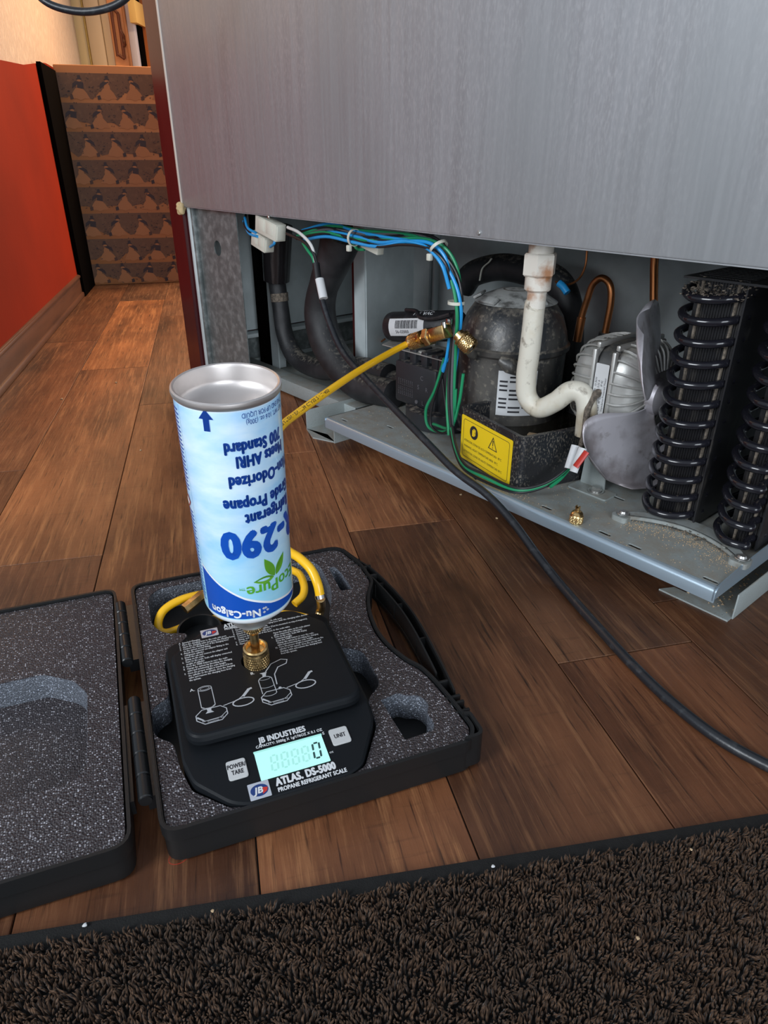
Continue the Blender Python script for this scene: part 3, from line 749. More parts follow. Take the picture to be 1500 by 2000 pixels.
# ---- drip tray ----
def rot2(x, y, a): return (x * math.cos(a) - y * math.sin(a), x * math.sin(a) + y * math.cos(a))
DA = R(-13); D0 = Vector((-.298, .0195))
def dt(x, y): q = rot2(x, y, DA); return (D0.x + q[0], D0.y + q[1])
drip = thing('drip_tray', 'black plastic drip tray with a yellow warning sticker in front of the compressor', 'tray', MT, (*dt(-.07, .08), ZT))
DW, DD = .152, .205
out = rpoly([dt(-DW, 0), dt(0, 0), dt(.006, DD), dt(-DW, DD)], .010, 6); inn = rpoly([dt(-DW + .003, .003), dt(-.003, .003), dt(.003, DD - .003), dt(-DW + .003, DD - .003)], .009, 6)
ZD = .137
dm = MB().plate(out, ZT + .001, ZD, holes=[inn]).plate(inn, ZT + .001, ZT + .004)
dm.wall(rpoly([dt(-DW - .002, -.002), dt(.002, -.002), dt(.008, DD + .002), dt(-DW - .002, DD + .002)], .012, 6), .006, ZD - .001, ZD + .003)
dm.obj('tray_body', 'drip', drip)
MB().plate(inn, ZT + .045, ZT + .047).obj('water', 'water', drip, label='dark murky water in the drip tray')
for k, (x, y, l, a) in enumerate(((-.035, .018, .030, .1), (-.06, .09, .05, .6), (-.03, .12, .04, -.4))):
    dbm = MB(); c = dt(x, y); dbm.box((c[0], c[1], ZT + .050), (l, .010, .003), .001, Matrix.Rotation(DA + a, 4, 'Z')); dbm.obj('sediment', 'crumb', drip)
sx = Vector((math.cos(DA), math.sin(DA), 0))
MS = axes((*dt(-.148, -.0006), ZT + .004), tuple(sx), (0, 0, 1), tuple(sx.cross(Vector((0, 0, 1)))))
MS = axes((*dt(-.146, -.0007), ZT + .004), (sx.x, sx.y, 0), (0, 0, 1), (sx.y, -sx.x, 0))
SW, SH = .128, .070
hz_ = MB().plate(rect(0, SW, 0, SH, .003), 0, .0005, MS).obj('warning_sticker', 'hazard', drip, label='yellow warning sticker in three languages')
hp = MB()
hp.wall(rect(.006, SW - .006, .005, SH - .005, .005), .0007, 0, .0001); n0 = len(hp.v)
hp.v = [tuple((MS @ Matrix.Translation((0, 0, .0006)) @ Vector(v))) for v in hp.v]
MS2 = MS @ Matrix.Translation((0, 0, .0007))
hp.plate(circ(.034, .050, .0105, 32), 0, .0001, MS2)
tri = [(.072, .040), (.094, .040), (.083, .060)]
hp.plate(tri, 0, .0001, MS2, holes=[[(.0742, .0412), (.0918, .0412), (.083, .0574)]])
hp.plate([(.0824, .046), (.0836, .046), (.0840, .0545), (.0820, .0545)], 0, .0001, MS2).plate(circ(.083, .0436, .0009, 8), 0, .0001, MS2)
for s_, y in (('ATENCION, ZONA DE ALTA TEMPERATURA  90°C', .0305), ('WARNING, HIGHT TEMPERATURE AREA  90°C', .0215), ('ATTENTION, ZONE DE HAUTE TEMPERATURE 90°C', .0125)):
    hp.text(s_, .0050, MS2 @ Matrix.Translation((.0095, y, 0)), xs=.86)
hp.obj('sticker_print', 'ink', hz_)
ih = MB(); MS3 = MS @ Matrix.Translation((0, 0, .0009))
ih.plate(rpoly([(.030, .044), (.035, .044), (.035, .054), (.030, .054)], .001), 0, .0001, MS3)
ih.plate([(.0358, .0445), (.0385, .047), (.0385, .0555), (.034, .0565), (.032, .0548), (.0352, .0548)], 0, .0001, MS3, holes=[circ(.0368, .0505, .0008, 8)])
ih.obj('sticker_pictogram', 'hazard', hz_)

# ---- white drain pipe ----
py_ = .085
def pp(px, py, y=py_): return tp(px, py, y)
drain = thing('drain_pipe', 'stained white plastic drain pipe bending from the cabinet into the black drip tray', 'pipe', MT, (-.36, .10, ZD))
q = pp(1046, 600); X0 = q.x
pts = [Vector((X0, py_, .300))] + [pp(*q_) for q_ in ((1044, 600, .085), (1040, 640, .085), (1034, 690, .086), (1028, 735, .088), (1030, 775, .090), (1052, 797, .094), (1084, 785, .099), (1112, 765, .104), (1136, 768, .108), (1146, 795, .110), (1142, 850, .110))]
MB().tube(pts, .0135, 24, n=8, rad=[.0145, .014, .0142, .0145, .0145, .0142, .014, .014, .0142, .014, .0138, .0138]).obj('bent_tube', 'pvc', drain)
MB().cyl((X0, py_, .296), (X0, py_, .318), .0128, 28).cyl((X0, py_, .318), (X0, py_, .338), .0175, 28, bev=.002).obj('socket', 'pvc_nut', drain)
MB().cyl((X0, py_, .337), (X0, py_, .366), .0222, 6, bev=.002).cyl((X0, py_, .366), (X0, py_, .392), .0165, 24).obj('hex_nut', 'pvc_nut', drain)

# ---- fan ----
FX, FY, FZ, FR = -.197, .172, .190, .128
MFn = axes((FX, FY, FZ), (0, 1, 0), (0, 0, 1), (1, 0, 0))
fan = thing('condenser_fan', 'silver motor with ribbed aluminium housing and bare metal fan blades beside the condenser', 'fan', MT, (-.25, .17, ZT))
MX = axes((-.252, FY + .006, FZ + .006), (0, 1, 0), (0, 0, 1), (1, 0, 0)) @ Matrix.Diagonal((1.12, 1.12, .95, 1))
def sq_lathe(prof, rot, seg=64, p=3.2):
    m = MB(); vs = []; fs = []; n = len(prof)
    for k in range(seg):
        a = 2 * PI * k / seg; c_, s_ = math.cos(a), math.sin(a)
        e = (abs(c_) ** p + abs(s_) ** p) ** (-1 / p)
        for r, z in prof: vs.append(rot @ Vector((r * e * c_, r * e * s_, z)))
    for k in range(seg):
        k2 = (k + 1) % seg
        for i in range(n - 1): fs.append((k * n + i, k2 * n + i, k2 * n + i + 1, k * n + i + 1))
    return m.add(vs, fs)
mr1 = sq_lathe([(0, -.068), (.022, -.068), (.034, -.062), (.047, -.050), (.052, -.034), (.053, -.016)], MX)
mr2 = sq_lathe([(.053, .014), (.052, .028), (.044, .042), (.026, .050), (.010, .052), (0, .052)], MX)
m_ = MB(); m_.add(mr1.v, mr1.f); m_.add(mr2.v, mr2.f)
for k in range(28):
    a = 2 * PI * k / 28; c_, s_ = math.cos(a), math.sin(a); e = (abs(c_) ** 3.2 + abs(s_) ** 3.2) ** (-1 / 3.2)
    for pr_, in ((((.030, -.066), (.047, -.054), (.0545, -.036), (.0555, -.016)),), (((.0555, .014), (.0545, .028), (.044, .044), (.024, .053)),)):
        p_ = [MX @ Vector((r * e * c_, r * e * s_, z)) for r, z in pr_]
        m_.tube(p_, .0017, 5, n=4)
m_.obj('motor_housing', 'alu', fan)
sq_lathe([(.050, -.018), (.0515, -.017), (.0515, .015), (.050, .016)], MX).obj('stator', 'alu_dark', fan)
ra = MB()
for sgn in (-1, 1):
    for z in (-.0165, .0145):
        ra.box(MX @ Vector((sgn * .0525, 0, z)), (.006, .008, .11), .002)
        ra.box(MX @ Vector((0, sgn * .0525, z)), (.006, .11, .008), .002)
ra.obj('housing_flange', 'alu', fan)
ML_ = axes((-.2715, FY - .0535, FZ - .043), (0, 0, 1), (1, 0, 0), (0, -1, 0))
ML_ = axes((-.2430, FY - .0545, FZ - .045), (0, 0, 1), (-1, 0, 0), (0, -1, 0))
mlb = MB().plate(rect(0, .088, 0, .020, .002), 0, .0008, ML_).obj('motor_label', 'label', fan, label='white motor label with dark lettering')
mt = MB(); ML2 = ML_ @ Matrix.Translation((0, 0, .0010))
mt.text('9U', .016, ML2 @ Matrix.Translation((.004, .004, 0)), bold=.0005, xs=.8)
for i, s_ in enumerate(('V.115  Amps. 0.95  10-36W', '60Hz  1550 r.p.m.  0.55 A', 'CAT. 4S  CLASS B   IP 42', 'Impedance Protected Motor')):
    mt.text(s_, .0042, ML2 @ Matrix.Translation((.024, .0155 - i * .0046, 0)), xs=.95)
mt.obj('label_print', 'ink', mlb)
def blade(a0):
    rows = []
    NR, NT = 26, 16
    for i in range(NR + 1):
        rr = i / NR; rad = .022 + (FR - .022) * rr
        half = .32 + .52 * math.sin(min(1, rr * 1.15) * PI * .62)     # angular half width
        if rr > .80: half *= math.sqrt(max(.03, 1 - ((rr - .80) / .205) ** 2))
        row = []
        for j in range(NT + 1):
            u = -1 + 2 * j / NT; a = a0 + u * half + .18 * rr
            pitch = u * half * rad * .44; camber = .010 * (1 - u * u) * (.3 + rr)
            row.append(MFn @ Vector((rad * math.cos(a), rad * math.sin(a), pitch - camber)))
        rows.append(row)
    m = MB().sheet(rows)
    o = m.obj('blade', 'blade', fan)
    md = o.modifiers.new('thick', 'SOLIDIFY'); md.thickness = .0014; md.offset = 0
    return o
for a in (230, 110, -10): blade(R(a))
MB().lathe([(0, .014), (.016, .012), (.024, .006), (.025, -.006), (.016, -.010), (.008, -.012), (.008, -.03)], 32, MFn).obj('hub', 'blade', fan)
sup = MB()
sup.plate([(-.020, 0), (.020, 0), (.014, .10), (-.014, .10)], 0, .002, axes((-.244, FY - .050, ZT), (1, 0, 0), (0, 0, 1), (0, -1, 0)))
sup.plate(rpoly([(-.268, .094), (-.205, .094), (-.205, .124), (-.268, .124)], .004), ZT, ZT + .002)
sup.b2(-.262, -.222, FY - .01, FY + .05, ZT, ZT + .09)
sup.obj('motor_bracket', 'tray', fan)
bolt(fan, -.230, .109, ZT + .002, .007, 'bolt', 1.7)

# ---- condenser: two stacks of fins with return bends ----
cond = thing('condenser', 'tall black condenser block with two stacks of fins and gloss black return bends', 'condenser', MT, (-.07, .22, ZT))
def stack(x0, x1, yf, yb, z0, z1, zl0, n, dz, xl):
    m = MB(); N = 26
    for k in range(N):
        y = yf + .010 + (yb - yf - .01) * k / (N - 1)
        m.b2(x0, x1, y, y + .0008, z0, z1)
    m.b2(x0 + .004, x1 - .001, yf + .006, yf + .009, z0, z1)
    k = x0 + .006
    while k < x1 - .004:
        m.b2(k, k + .0012, yf + .0045, yf + .0065, z0, z1); k += .0032
    m.obj('fin_stack', 'fins', cond, flat=True)
    rod = MB().b2(x0 + .009, x0 + .0115, yf + .001, yf + .005, z0, z1).b2(x1 - .012, x1 - .0095, yf + .001, yf + .005, z0, z1)
    rod.obj('edge_rod', 'fluff', cond)
    MB().b2(x1 - .0015, x1 + .0005, yf, yb, z0, z1).obj('end_plate', 'fins', cond)
    for i in range(n):
        z = zl0 + i * dz
        pts = [(x0 - .012, yf + .055, z + .006), (xl - .006, yf + .030, z + .005), (xl - .004, yf + .004, z + .002), (xl + .016, yf - .018, z - .001), (xl + .040, yf - .016, z - .001), (x1 - .010, yf - .004, z + .002), (x1 - .003, yf + .02, z + .004)]
        MB().tube(pts, .0049, 12, n=7).obj('return_bend', 'coil', cond)
YB = .40
stack(-.150, -.088, .112, YB, ZT + .004, .357, .070, 12, .0243, -.155)
stack(-.046, .004 - .012, .108, YB, ZT + .004, .352, .070, 12, .0243, -.055)
fz = MB()
for i in range(500):
    top = i < 260
    x = random.uniform(-.155, -.085) if top else random.uniform(-.15, -.02)
    y = random.uniform(.088, .13) if top else random.uniform(.085, .112); z = random.uniform(.338, .352) if top else ZT + random.uniform(0, .006)
    s_ = random.uniform(.001, .0032); bmv = []
    vs = [Vector((random.uniform(-1, 1), random.uniform(-1, 1), random.uniform(-.6, .6))) * s_ + Vector((x, y, z)) for _ in range(5)]
    fz.add(vs, [(0, 1, 2), (0, 2, 3), (1, 3, 4), (0, 1, 4)])
fz.obj('dust_fluff', 'fluff', cond, kind='stuff', flat=True)
MB().b2(-.160, -.010, .106, YB, .354, .3565).obj('top_plate', 'fins', cond)

# ---- copper lines and thick insulated tubes at the back ----
ut = [tp(*p, .26) for p in ((1128, 662), (1136, 620), (1147, 585), (1158, 556), (1175, 543), (1191, 556), (1193, 590), (1184, 640), (1172, 700))]
cu = thing('copper_u_tube', 'copper tube bent in a hook behind the drain pipe', 'tube', MT, tuple(ut[-1]))
MB().tube(ut, .0052, 12).obj('tube', 'copper', cu)
MB().tube([ut[0] + (ut[0] - ut[1]) * .1, ut[1]], .0068, 12, smooth=False).obj('braze_joint', 'copper', cu)
MB().tube([ut[7] + (ut[8] - ut[7]) * .15, ut[8], ut[8] + Vector((-.008, 0, -.07))], .0095, 14).obj('insulation', 'insul', cu)
cl_ = [tp(1279, 500, .34), tp(1277, 570, .34), tp(1275, 660, .34)]
cl_ = [cl_[0] + Vector((0, 0, .05))] + cl_ + [cl_[-1] + Vector((0, 0, -.12))]
MB().tube(cl_, .0062, 12).obj('copper_riser', 'copper', frame=MT, base=tuple(cl_[-1]), label='straight copper pipe rising behind the fan motor', cat='pipe')
cc = [tp(*p, .30) for p in ((1147, 486), (1143, 520), (1130, 545), (1108, 556), (1085, 550))]
cc = [cc[0] + Vector((0, 0, .03))] + cc
MB().tube(cc, .0018, 8).obj('capillary_tube', 'copper', frame=MT, base=tuple(cc[-1]), label='thin dark copper capillary above the compressor', cat='tube')
cc2 = [tp(*p, .24) for p in ((668, 735), (690, 712), (720, 685), (752, 662))]
MB().tube(cc2, .0018, 8).obj('capillary_tube', 'copper', frame=MT, base=tuple(cc2[0]), label='thin copper capillary behind the yellow hose', cat='tube')
p3 = [tp(*p, .33) for p in ((905, 560), (925, 535), (975, 522), (1030, 530), (1085, 548), (1110, 600), (1112, 680), (1108, 760))]
bp3 = thing('insulated_suction_line', 'thick black insulated line arching over the back of the compressor', 'pipe', MT, tuple(p3[-1]))
MB().tube(p3, .024, 18).obj('insulation', 'insul', bp3)
MB().tube([tp(*p, .30) for p in ((937, 548), (942, 525), (955, 512), (960, 505))], .0022, 8, flat=.5).obj('cable_tie', 'nylon', bp3)
MB().tube([tp(*p, .285) for p in ((1092, 553), (1100, 560), (1108, 572))], .006, 10).obj('teal_wire_joint', 'w_blue', bp3)
p1 = [tp(*p, .16) for p in ((536, 455), (540, 540), (548, 600), (557, 655), (580, 700), (630, 722), (700, 718), (760, 735))]
i1 = thing('insulated_pipe', 'thinner black insulated pipe with taped top hanging below the white connectors', 'pipe', MT, tuple(p1[5]))
MB().tube(p1, .021, 20, rad=[.021, .0195, .0185, .0195, .021, .022, .022, .024]).obj('insulation', 'insul', i1)
t1 = [tp(*p, .155) for p in ((540, 440), (540, 500), (540, 548))]
MB().tube(t1, .030, 20, rad=[.034, .031, .0285], n=4).obj('tape_wrap', 'tape', i1)
l1 = [tp(*p, .16) for p in ((545, 572), (547, 588))]
lb = MB().tube(l1, .0197, 20, smooth=False, cap=False).obj('printed_band', 'fluff', i1)
p2 = [tp(*p, .13) for p in ((668, 455), (655, 500), (632, 560), (625, 610), (637, 665), (668, 718), (708, 755), (770, 770))]
i2 = thing('insulated_pipe', 'thicker black insulated pipe curving behind the mains cord', 'pipe', MT, tuple(p2[6]))
MB().tube(p2, .03, 24, rad=[.040, .034, .029, .032, .034, .033, .030, .026]).obj('insulation', 'insul', i2)
p4 = [tp(*p, .17) for p in ((700, 742), (740, 748), (785, 752), (810, 765))]
MB().tube(p4, .026, 18).obj('insulated_pipe', 'insul', frame=MT, base=tuple(p4[1]), label='short black insulated pipe running low towards the relay box', cat='pipe')

# ================= WIRING UNDER THE CABINET EDGE =================
yW = .062
har = thing('wire_harness', 'tied bundle of blue, green and black wires falling from the cabinet edge past the compressor', 'wires', MT, tuple(tp(890, 600, yW)))
def wires(path, specs, name='wire', par=har, spread=.006, twist=1.3):
    """path in px + plane y; every wire is its own part"""
    for i, (m, r, ph, sp_) in enumerate(specs):
        pts = []
        for k, (px, py, y) in enumerate(path):
            p = tp(px, py, y); a = ph + twist * k * .55
            s_ = spread * sp_
            pts.append(p + Vector((math.cos(a) * s_ * .7, math.sin(a * 1.0) * s_ * .8, math.sin(a) * s_)))
        MB().tube(pts, r, 8, n=6).obj(name, m, par)
main = [(585, 458, .070), (640, 446, .066), (700, 458, .062), (760, 462, .058), (820, 466, .056), (862, 492, .058), (888, 540, .062), (896, 600, .060), (890, 660, .064), (884, 720, .064), (880, 780, .060), (880, 840, .055)]
wires(main, [('w_green', .0026, 0, 1.0), ('w_blue', .0026, 1.2, 1.2), ('w_black', .0024, 2.3, 1.0), ('w_green', .0025, 3.5, 1.2), ('w_black', .0023, 4.3, 1.3), ('w_grey', .0023, 5.2, .6)])
wires([(590, 470, .066), (640, 458, .060), (690, 466, .056), (740, 476, .052), (790, 470, .050), (835, 478, .050), (865, 510, .052), (878, 560, .056)], [('w_blue', .0028, .5, .6), ('w_blue', .0027, 3.2, .8), ('w_black', .0022, 1.9, .9)])
# lower run round the drip tray
low = [(880, 840, .052), (888, 880, .030), (905, 915, .012), (945, 945, .010), (1005, 961, .0095), (1060, 952, .030), (1105, 920, .06), (1130, 885, .085)]
def lowz(off, m, r, endx=0):
    pts = []
    for i, (px, py, y) in enumerate(low):
        p = tp(px, py, y); p.z = max(p.z, ZT + .004 + off * .5); pts.append(p + Vector((off * .4, 0, off)))
    MB().tube(pts, r, 8, n=8).obj('wire', m, har)
lowz(0, 'w_black', .0022); lowz(.004, 'w_green', .0023); lowz(.0075, 'w_black', .0020)
MB().tube([tp(*p) for p in ((1075, 951, .03), (1095, 935, .05), (1112, 915, .07), (1140, 880, .09), (1165, 855, .10), (1180, 842, .12))], .0023, 8).obj('wire', 'w_green', har)
MB().tube([tp(*p) for p in ((1128, 890, .075), (1140, 850, .085), (1148, 800, .10), (1160, 775, .11), (1172, 765, .12))], .0042, 10, rad=[.0030, .0040, .0045, .0052, .0058]).obj('wire_sleeve', 'fluff', har, label='dust-caked grey wire sleeve')
for a, b, mm_ in (((1110, 915, .05), (1124, 870, .065), 'label'), ((1120, 922, .045), (1138, 875, .06), 'label')):
    MB().tube([tp(*a), tp(*b)], .0058, 10, smooth=False, flat=.6).obj('wire_tag', mm_, har)
MB().tube([tp(1124, 912, .045), tp(1146, 882, .058)], .0052, 10, smooth=False, flat=.6).obj('wire_tag', 'red_ink', har, label='pinkish red wire tag')
# small loops beside the relay box
MB().tube([tp(*p) for p in ((868, 700, .070), (850, 760, .072), (832, 800, .075), (838, 835, .075), (870, 842, .07), (886, 815, .066), (890, 760, .064))], .0026, 8).obj('wire', 'w_green', har)
MB().tube([tp(*p) for p in ((888, 690, .066), (868, 712, .066), (866, 724, .066), (874, 690, .062), (880, 640, .06))], .0028, 8).obj('wire', 'w_blue', har)
MB().tube([tp(*p) for p in ((868, 720, .070), (845, 790, .072), (842, 830, .07), (862, 846, .068), (884, 838, .066))], .0019, 8).obj('wire', 'w_black', har)
MB().tube([tp(*p) for p in ((862, 722, .074), (872, 800, .07), (880, 850, .06), (900, 905, .02), (930, 935, .010))], .0019, 8).obj('wire', 'w_black', har)
MB().tube([tp(*p) for p in ((905, 730, .068), (896, 790, .066), (880, 835, .062), (846, 828, .07))], .0024, 8).obj('wire', 'w_green', har)
def tie(pc, axis, r, par=har, w=.0045, tail=None):
    ax = Vector(axis).normalized(); m = MB()
    mt_ = Matrix.Translation(pc) @ ax.to_track_quat('Z', 'Y').to_matrix().to_4x4()
    m.lathe([(r, -w / 2), (r + .0012, -w / 2), (r + .0012, w / 2), (r, w / 2), (r, -w / 2)], 20, mt_)
    if tail is not None: m.box(Vector(pc) + Vector(tail), (.008, .007, .010), .0015)
    m.obj('cable_tie', 'nylon', par)
tie(tp(692, 464, .058), (1, 0, -.1), .0125, tail=(-.002, -.010, -.016)); tie(tp(857, 482, .056), (.7, 0, -.8), .0125, tail=(-.008, -.010, -.014)); tie(tp(891, 591, .061), (0, 0, 1), .0115)

con = thing('plug_connectors', 'pair of milky white plug connectors hanging under the cabinet edge at the left', 'connector', MT, tuple(tp(530, 450, .05)))
def plug(c, size, rz, ry, name='connector_housing'):
    m = MB(); rot = Matrix.Rotation(rz, 4, 'Z') @ Matrix.Rotation(ry, 4, 'Y')
    m.box(c, size, .0012, rot)
    for k in (-1, 1): m.box(Vector(c) + rot.to_3x3() @ Vector((k * size[0] * .2, -size[1] * .5, size[2] * .1)), (size[0] * .28, .003, size[2] * .7), .0008, rot)
    m.box(Vector(c) + rot.to_3x3() @ Vector((size[0] * .5, 0, 0)), (.004, size[1] * .8, size[2] * .8), .0006, rot)
    return m.obj(name, 'nylon', con)
plug(tp(528, 445, .045), (.072, .022, .030), 0, .20); plug(tp(513, 471, .058), (.050, .022, .028), 0, .24)
for k, (a, b, c, m) in enumerate((((478, 425, .06), (484, 445, .048), (500, 455, .046), 'w_blue'), ((476, 432, .064), (486, 455, .050), (503, 462, .044), 'w_blue'), ((535, 462, .046), (536, 475, .040), (528, 482, .050), 'w_blue'), ((480, 420, .07), (478, 440, .05), (492, 458, .05), 'w_black'))):
    MB().tube([tp(*a), tp(*b), tp(*c)], .0026, 8).obj('wire', m, con)
wc = thing('wire_clip', 'small milky clip with wires behind the second cable tie', 'connector', MT, tuple(tp(727, 483, .08)))
MB().box(tp(727, 483, .08), (.045, .014, .012), .0015, Matrix.Rotation(.2, 4, 'Y')).obj('clip_body', 'nylon', wc)
MB().tube([tp(*p) for p in ((686, 470, .07), (698, 486, .072), (712, 487, .075))], .0026, 8).obj('wire', 'w_green', wc)

# ---- mains cord from the connector across the tray to the floor ----
cordp = [tp(*p) for p in ((617, 515, .040), (622, 555, .032), (640, 620, .022), (668, 685, .012), (710, 735, .002), (760, 788, -.008), (830, 860, -.020), (890, 920, -.028))]
cordp += [MTi @ v for v in (at_z(950, 965, .064), at_z(1000, 1018, .045), at_z(1050, 1085, .022), at_z(1100, 1148, .007), at_z(1165, 1222, .0055), at_z(1235, 1298, .0055), at_z(1310, 1370, .0055), at_z(1400, 1440, .0055), at_z(1500, 1496, .0055), at_z(1640, 1560, .0055))]
cord = thing('mains_cord', 'long black power cord hanging from the connectors and running over the tray onto the floor', 'cable', MT, tuple(cordp[-2]))
MB().tube(cordp, .0055, 16, n=10).obj('cord', 'cord', cord)
MB().tube(cordp[:2], .0066, 16, smooth=False).obj('sleeve', 'rubber', cord)
a, b = tp(624, 545, .031), tp(632, 583, .025)
MB().tube([a, b], .0078, 14, smooth=False, flat=.8).obj('cord_tag', 'label', cord, label='white printed tag wrapped round the cord')
for m, pts in (('w_white', ((562, 444, .040), (585, 455, .036), (608, 480, .036), (617, 515, .040))), ('w_black', ((560, 456, .040), (590, 470, .036), (610, 490, .036), (619, 517, .040))), ('w_green', ((592, 475, .042), (602, 490, .038), (611, 503, .038), (615, 520, .040)))):
    MB().tube([tp(*p) for p in pts], .0028, 8).obj('cord_core', m, cord)

# cord loop hanging at the left of the cabinet
lp_ = [at_y(*p, 1.24) for p in ((40, -120), (58, -40), (78, -6), (112, 14), (165, 23), (215, 14), (250, -8), (275, -50), (285, -140))]
MB().tube(lp_, .0052, 14).obj('hanging_hose_loop', 'cord', base=tuple(lp_[4]), label='black hose loop hanging at the top left in front of the textured wall', cat='hose')

# ================= BRASS CAP ON THE TRAY =================
bc_ = Vector((-.194, .0125, ZT)); MB_ = Matrix.Translation(bc_)
bcap = thing('brass_valve_cap', 'small knurled brass valve cap standing on the tray edge', 'cap', MT, tuple(bc_))
m = MB().lathe([(0, 0), (.0078, 0), (.0085, .0012), (.0085, .0105), (.0072, .0122), (.0078, .0135), (.0060, .016), (.0035, .017), (0, .017)], 36, MB_)
knurl(m, .0085, .0012, .0105, MB_, 26, 4); m.obj('cap_body', 'brass', bcap)
MB().lathe([(.0032, .0165), (.0030, .0215), (.0014, .0215), (.0014, .0165)], 20, MB_).box(bc_ + Vector((.0022, 0, .0225)), (.0012, .0035, .003)).box(bc_ + Vector((-.0022, 0, .0225)), (.0012, .0035, .003)).obj('core_key', 'brass', bcap)

# ================= YELLOW CHARGING HOSE WITH BRASS COUPLER =================
ha = tp(800, 669, .045); hb_ = tp(925, 672, .062)
hose_end = MT @ ha
P0 = hose_end
hw = [P0, at_y(760, 690, 1.03), at_y(700, 725, .94), at_y(640, 765, .86), at_y(580, 808, .79), at_y(548, 835, .745), at_y(520, 880, .70), at_y(512, 950, .665), at_y(528, 1030, .645), at_y(556, 1070, .640), at_y(585, 1090, .625), at_y(607, 1112, .612), at_y(620, 1140, .602), at_y(626, 1168, .597)]
hw2 = [at_z(627, 1186, .031), at_z(620, 1212, .016), at_z(560, 1200, .0115), at_z(470, 1200, .0115), at_z(380, 1218, .0115), at_z(325, 1236, .0125), at_z(309, 1222, .020), at_z(320, 1192, .030), at_z(357, 1170, .034), at_z(410, 1158, .032), at_z(470, 1150, .028), at_z(540, 1112, .028), at_z(580, 1118, .030), at_z(593, 1140, .031), at_z(592, 1162, .026), at_z(575, 1180, .021)]
hose = thing('charging_hose', 'yellow refrigerant charging hose running from the case to the compressor valve', 'hose', MI, tuple(at_z(600, 1180, .02)))
HR = .0050
MB().tube(hw, HR, 18, n=12).obj('hose_line', 'yellow', hose)
MB().tube(hw2[1:], HR * .92, 16, n=10).obj('hose_coil', 'yellow', hose)
MB().tube([hw[-2] * .25 + hw[-1] * .75, hw[-1]], .0056, 16, smooth=False).obj('crimp_ferrule', 'rim', hose)
MB().tube([hw[-1], hw2[0], hw2[1]], .0050, 14).obj('brass_end', 'brass', hose)
MB().tube([at_z(395, 1162, .033), at_z(378, 1176, .036), at_z(360, 1190, .033)], .006, 6, smooth=False).obj('brass_end_fitting', 'brass', hose)
# print on the hose
def along(pts, n=12):
    P, _ = catmull([Vector(p) for p in pts], n); L = [0]
    for i in range(1, len(P)): L.append(L[-1] + (P[i] - P[i - 1]).length)
    return P, L
HP, HL = along(hw, 12)
def hose_map(v):   # x = distance along (from the coupler), y = round
    u = v.x
    i = 0
    while i < len(HL) - 2 and HL[i + 1] < u: i += 1
    t = (u - HL[i]) / (HL[i + 1] - HL[i]); p = HP[i].lerp(HP[i + 1], t); d = (HP[i + 1] - HP[i]).normalized()
    fo = (Vector((0, 0, CAM_H)) - p); fo = (Vector((0, -.9, .35))); fo = (fo - d * fo.dot(d)).normalized(); si = d.cross(fo)
    w = v.y / HR
    return p + (fo * math.cos(w) + si * math.sin(w)) * (HR + .0002)
tmx = MB()
def htext(s_, u_end, size=.0062):   # text reads away from the can towards the coupler
    tmx.text(s_, size, None, lambda v: hose_map(Vector((u_end - v.x, -(v.y - size * .36), 0))), xs=1.25, bold=.0001)
htext('SAE J2196 - FOR REFRIGERATION - EN 1736 CLASS 2 - IL-405', .46)
tmx.obj('hose_print', 'ink', hose)
# coupler
cpl = thing('brass_coupler', 'knurled brass quick coupler joining the yellow hose to the compressor stub', 'coupler', MT, tuple(ha))
d1 = (tp(885, 643, .050) - ha).normalized(); mA = Matrix.Translation(ha) @ d1.to_track_quat('Z', 'Y').to_matrix().to_4x4()
MB().lathe([(.0035, -.006), (.0052, -.006), (.0052, .004), (.0062, .006)], 24, mA).obj('hose_ferrule', 'rim', cpl)
m = MB().lathe([(.0055, .002), (.0110, .002), (.0125, .0045), (.0128, .008), (.0120, .0095), (.0120, .026), (.0128, .0275), (.0128, .031), (.009, .032)], 40, mA); knurl(m, .0122, .010, .026, mA, 30, 5)
m.obj('knurled_nut', 'brass', cpl)
m = MB().cyl(mA @ Vector((0, 0, .031)), mA @ Vector((0, 0, .040)), .0085, 24).cyl(mA @ Vector((0, 0, .038)), mA @ Vector((0, 0, .050)), .0145, 6, bev=.0018).cyl(mA @ Vector((0, 0, .050)), mA @ Vector((0, 0, .056)), .011, 24)
m.obj('hex_collar', 'brass', cpl)
eb = mA @ Vector((0, 0, .074))
m = MB().box(mA @ Vector((0, 0, .069)), (.021, .021, .032), .0025, mA.to_3x3().to_4x4()); m.obj('elbow_block', 'brass', cpl)
d2 = (tp(932, 690, .058) - tp(893, 652, .050)).normalized(); e0 = tp(889, 648, .050); mB2 = Matrix.Translation(e0) @ d2.to_track_quat('Z', 'Y').to_matrix().to_4x4()
m = MB().lathe([(.0, .006), (.0095, .006), (.0095, .012), (.0135, .013), (.0135, .016), (.012, .0175), (.0125, .0195), (.0125, .034), (.0115, .036), (.006, .036)], 36, mB2); knurl(m, .0127, .019, .034, mB2, 28, 5)
m.obj('knurled_cap', 'brass', cpl)
tv = mA @ Vector((0, -.004, .066))
MB().cyl(tp(868, 640, .046), tp(867, 629, .046), .0045, 16).box(tp(877, 628, .046), (.008, .006, .008), .001).obj('valve_pin', 'rim', cpl)

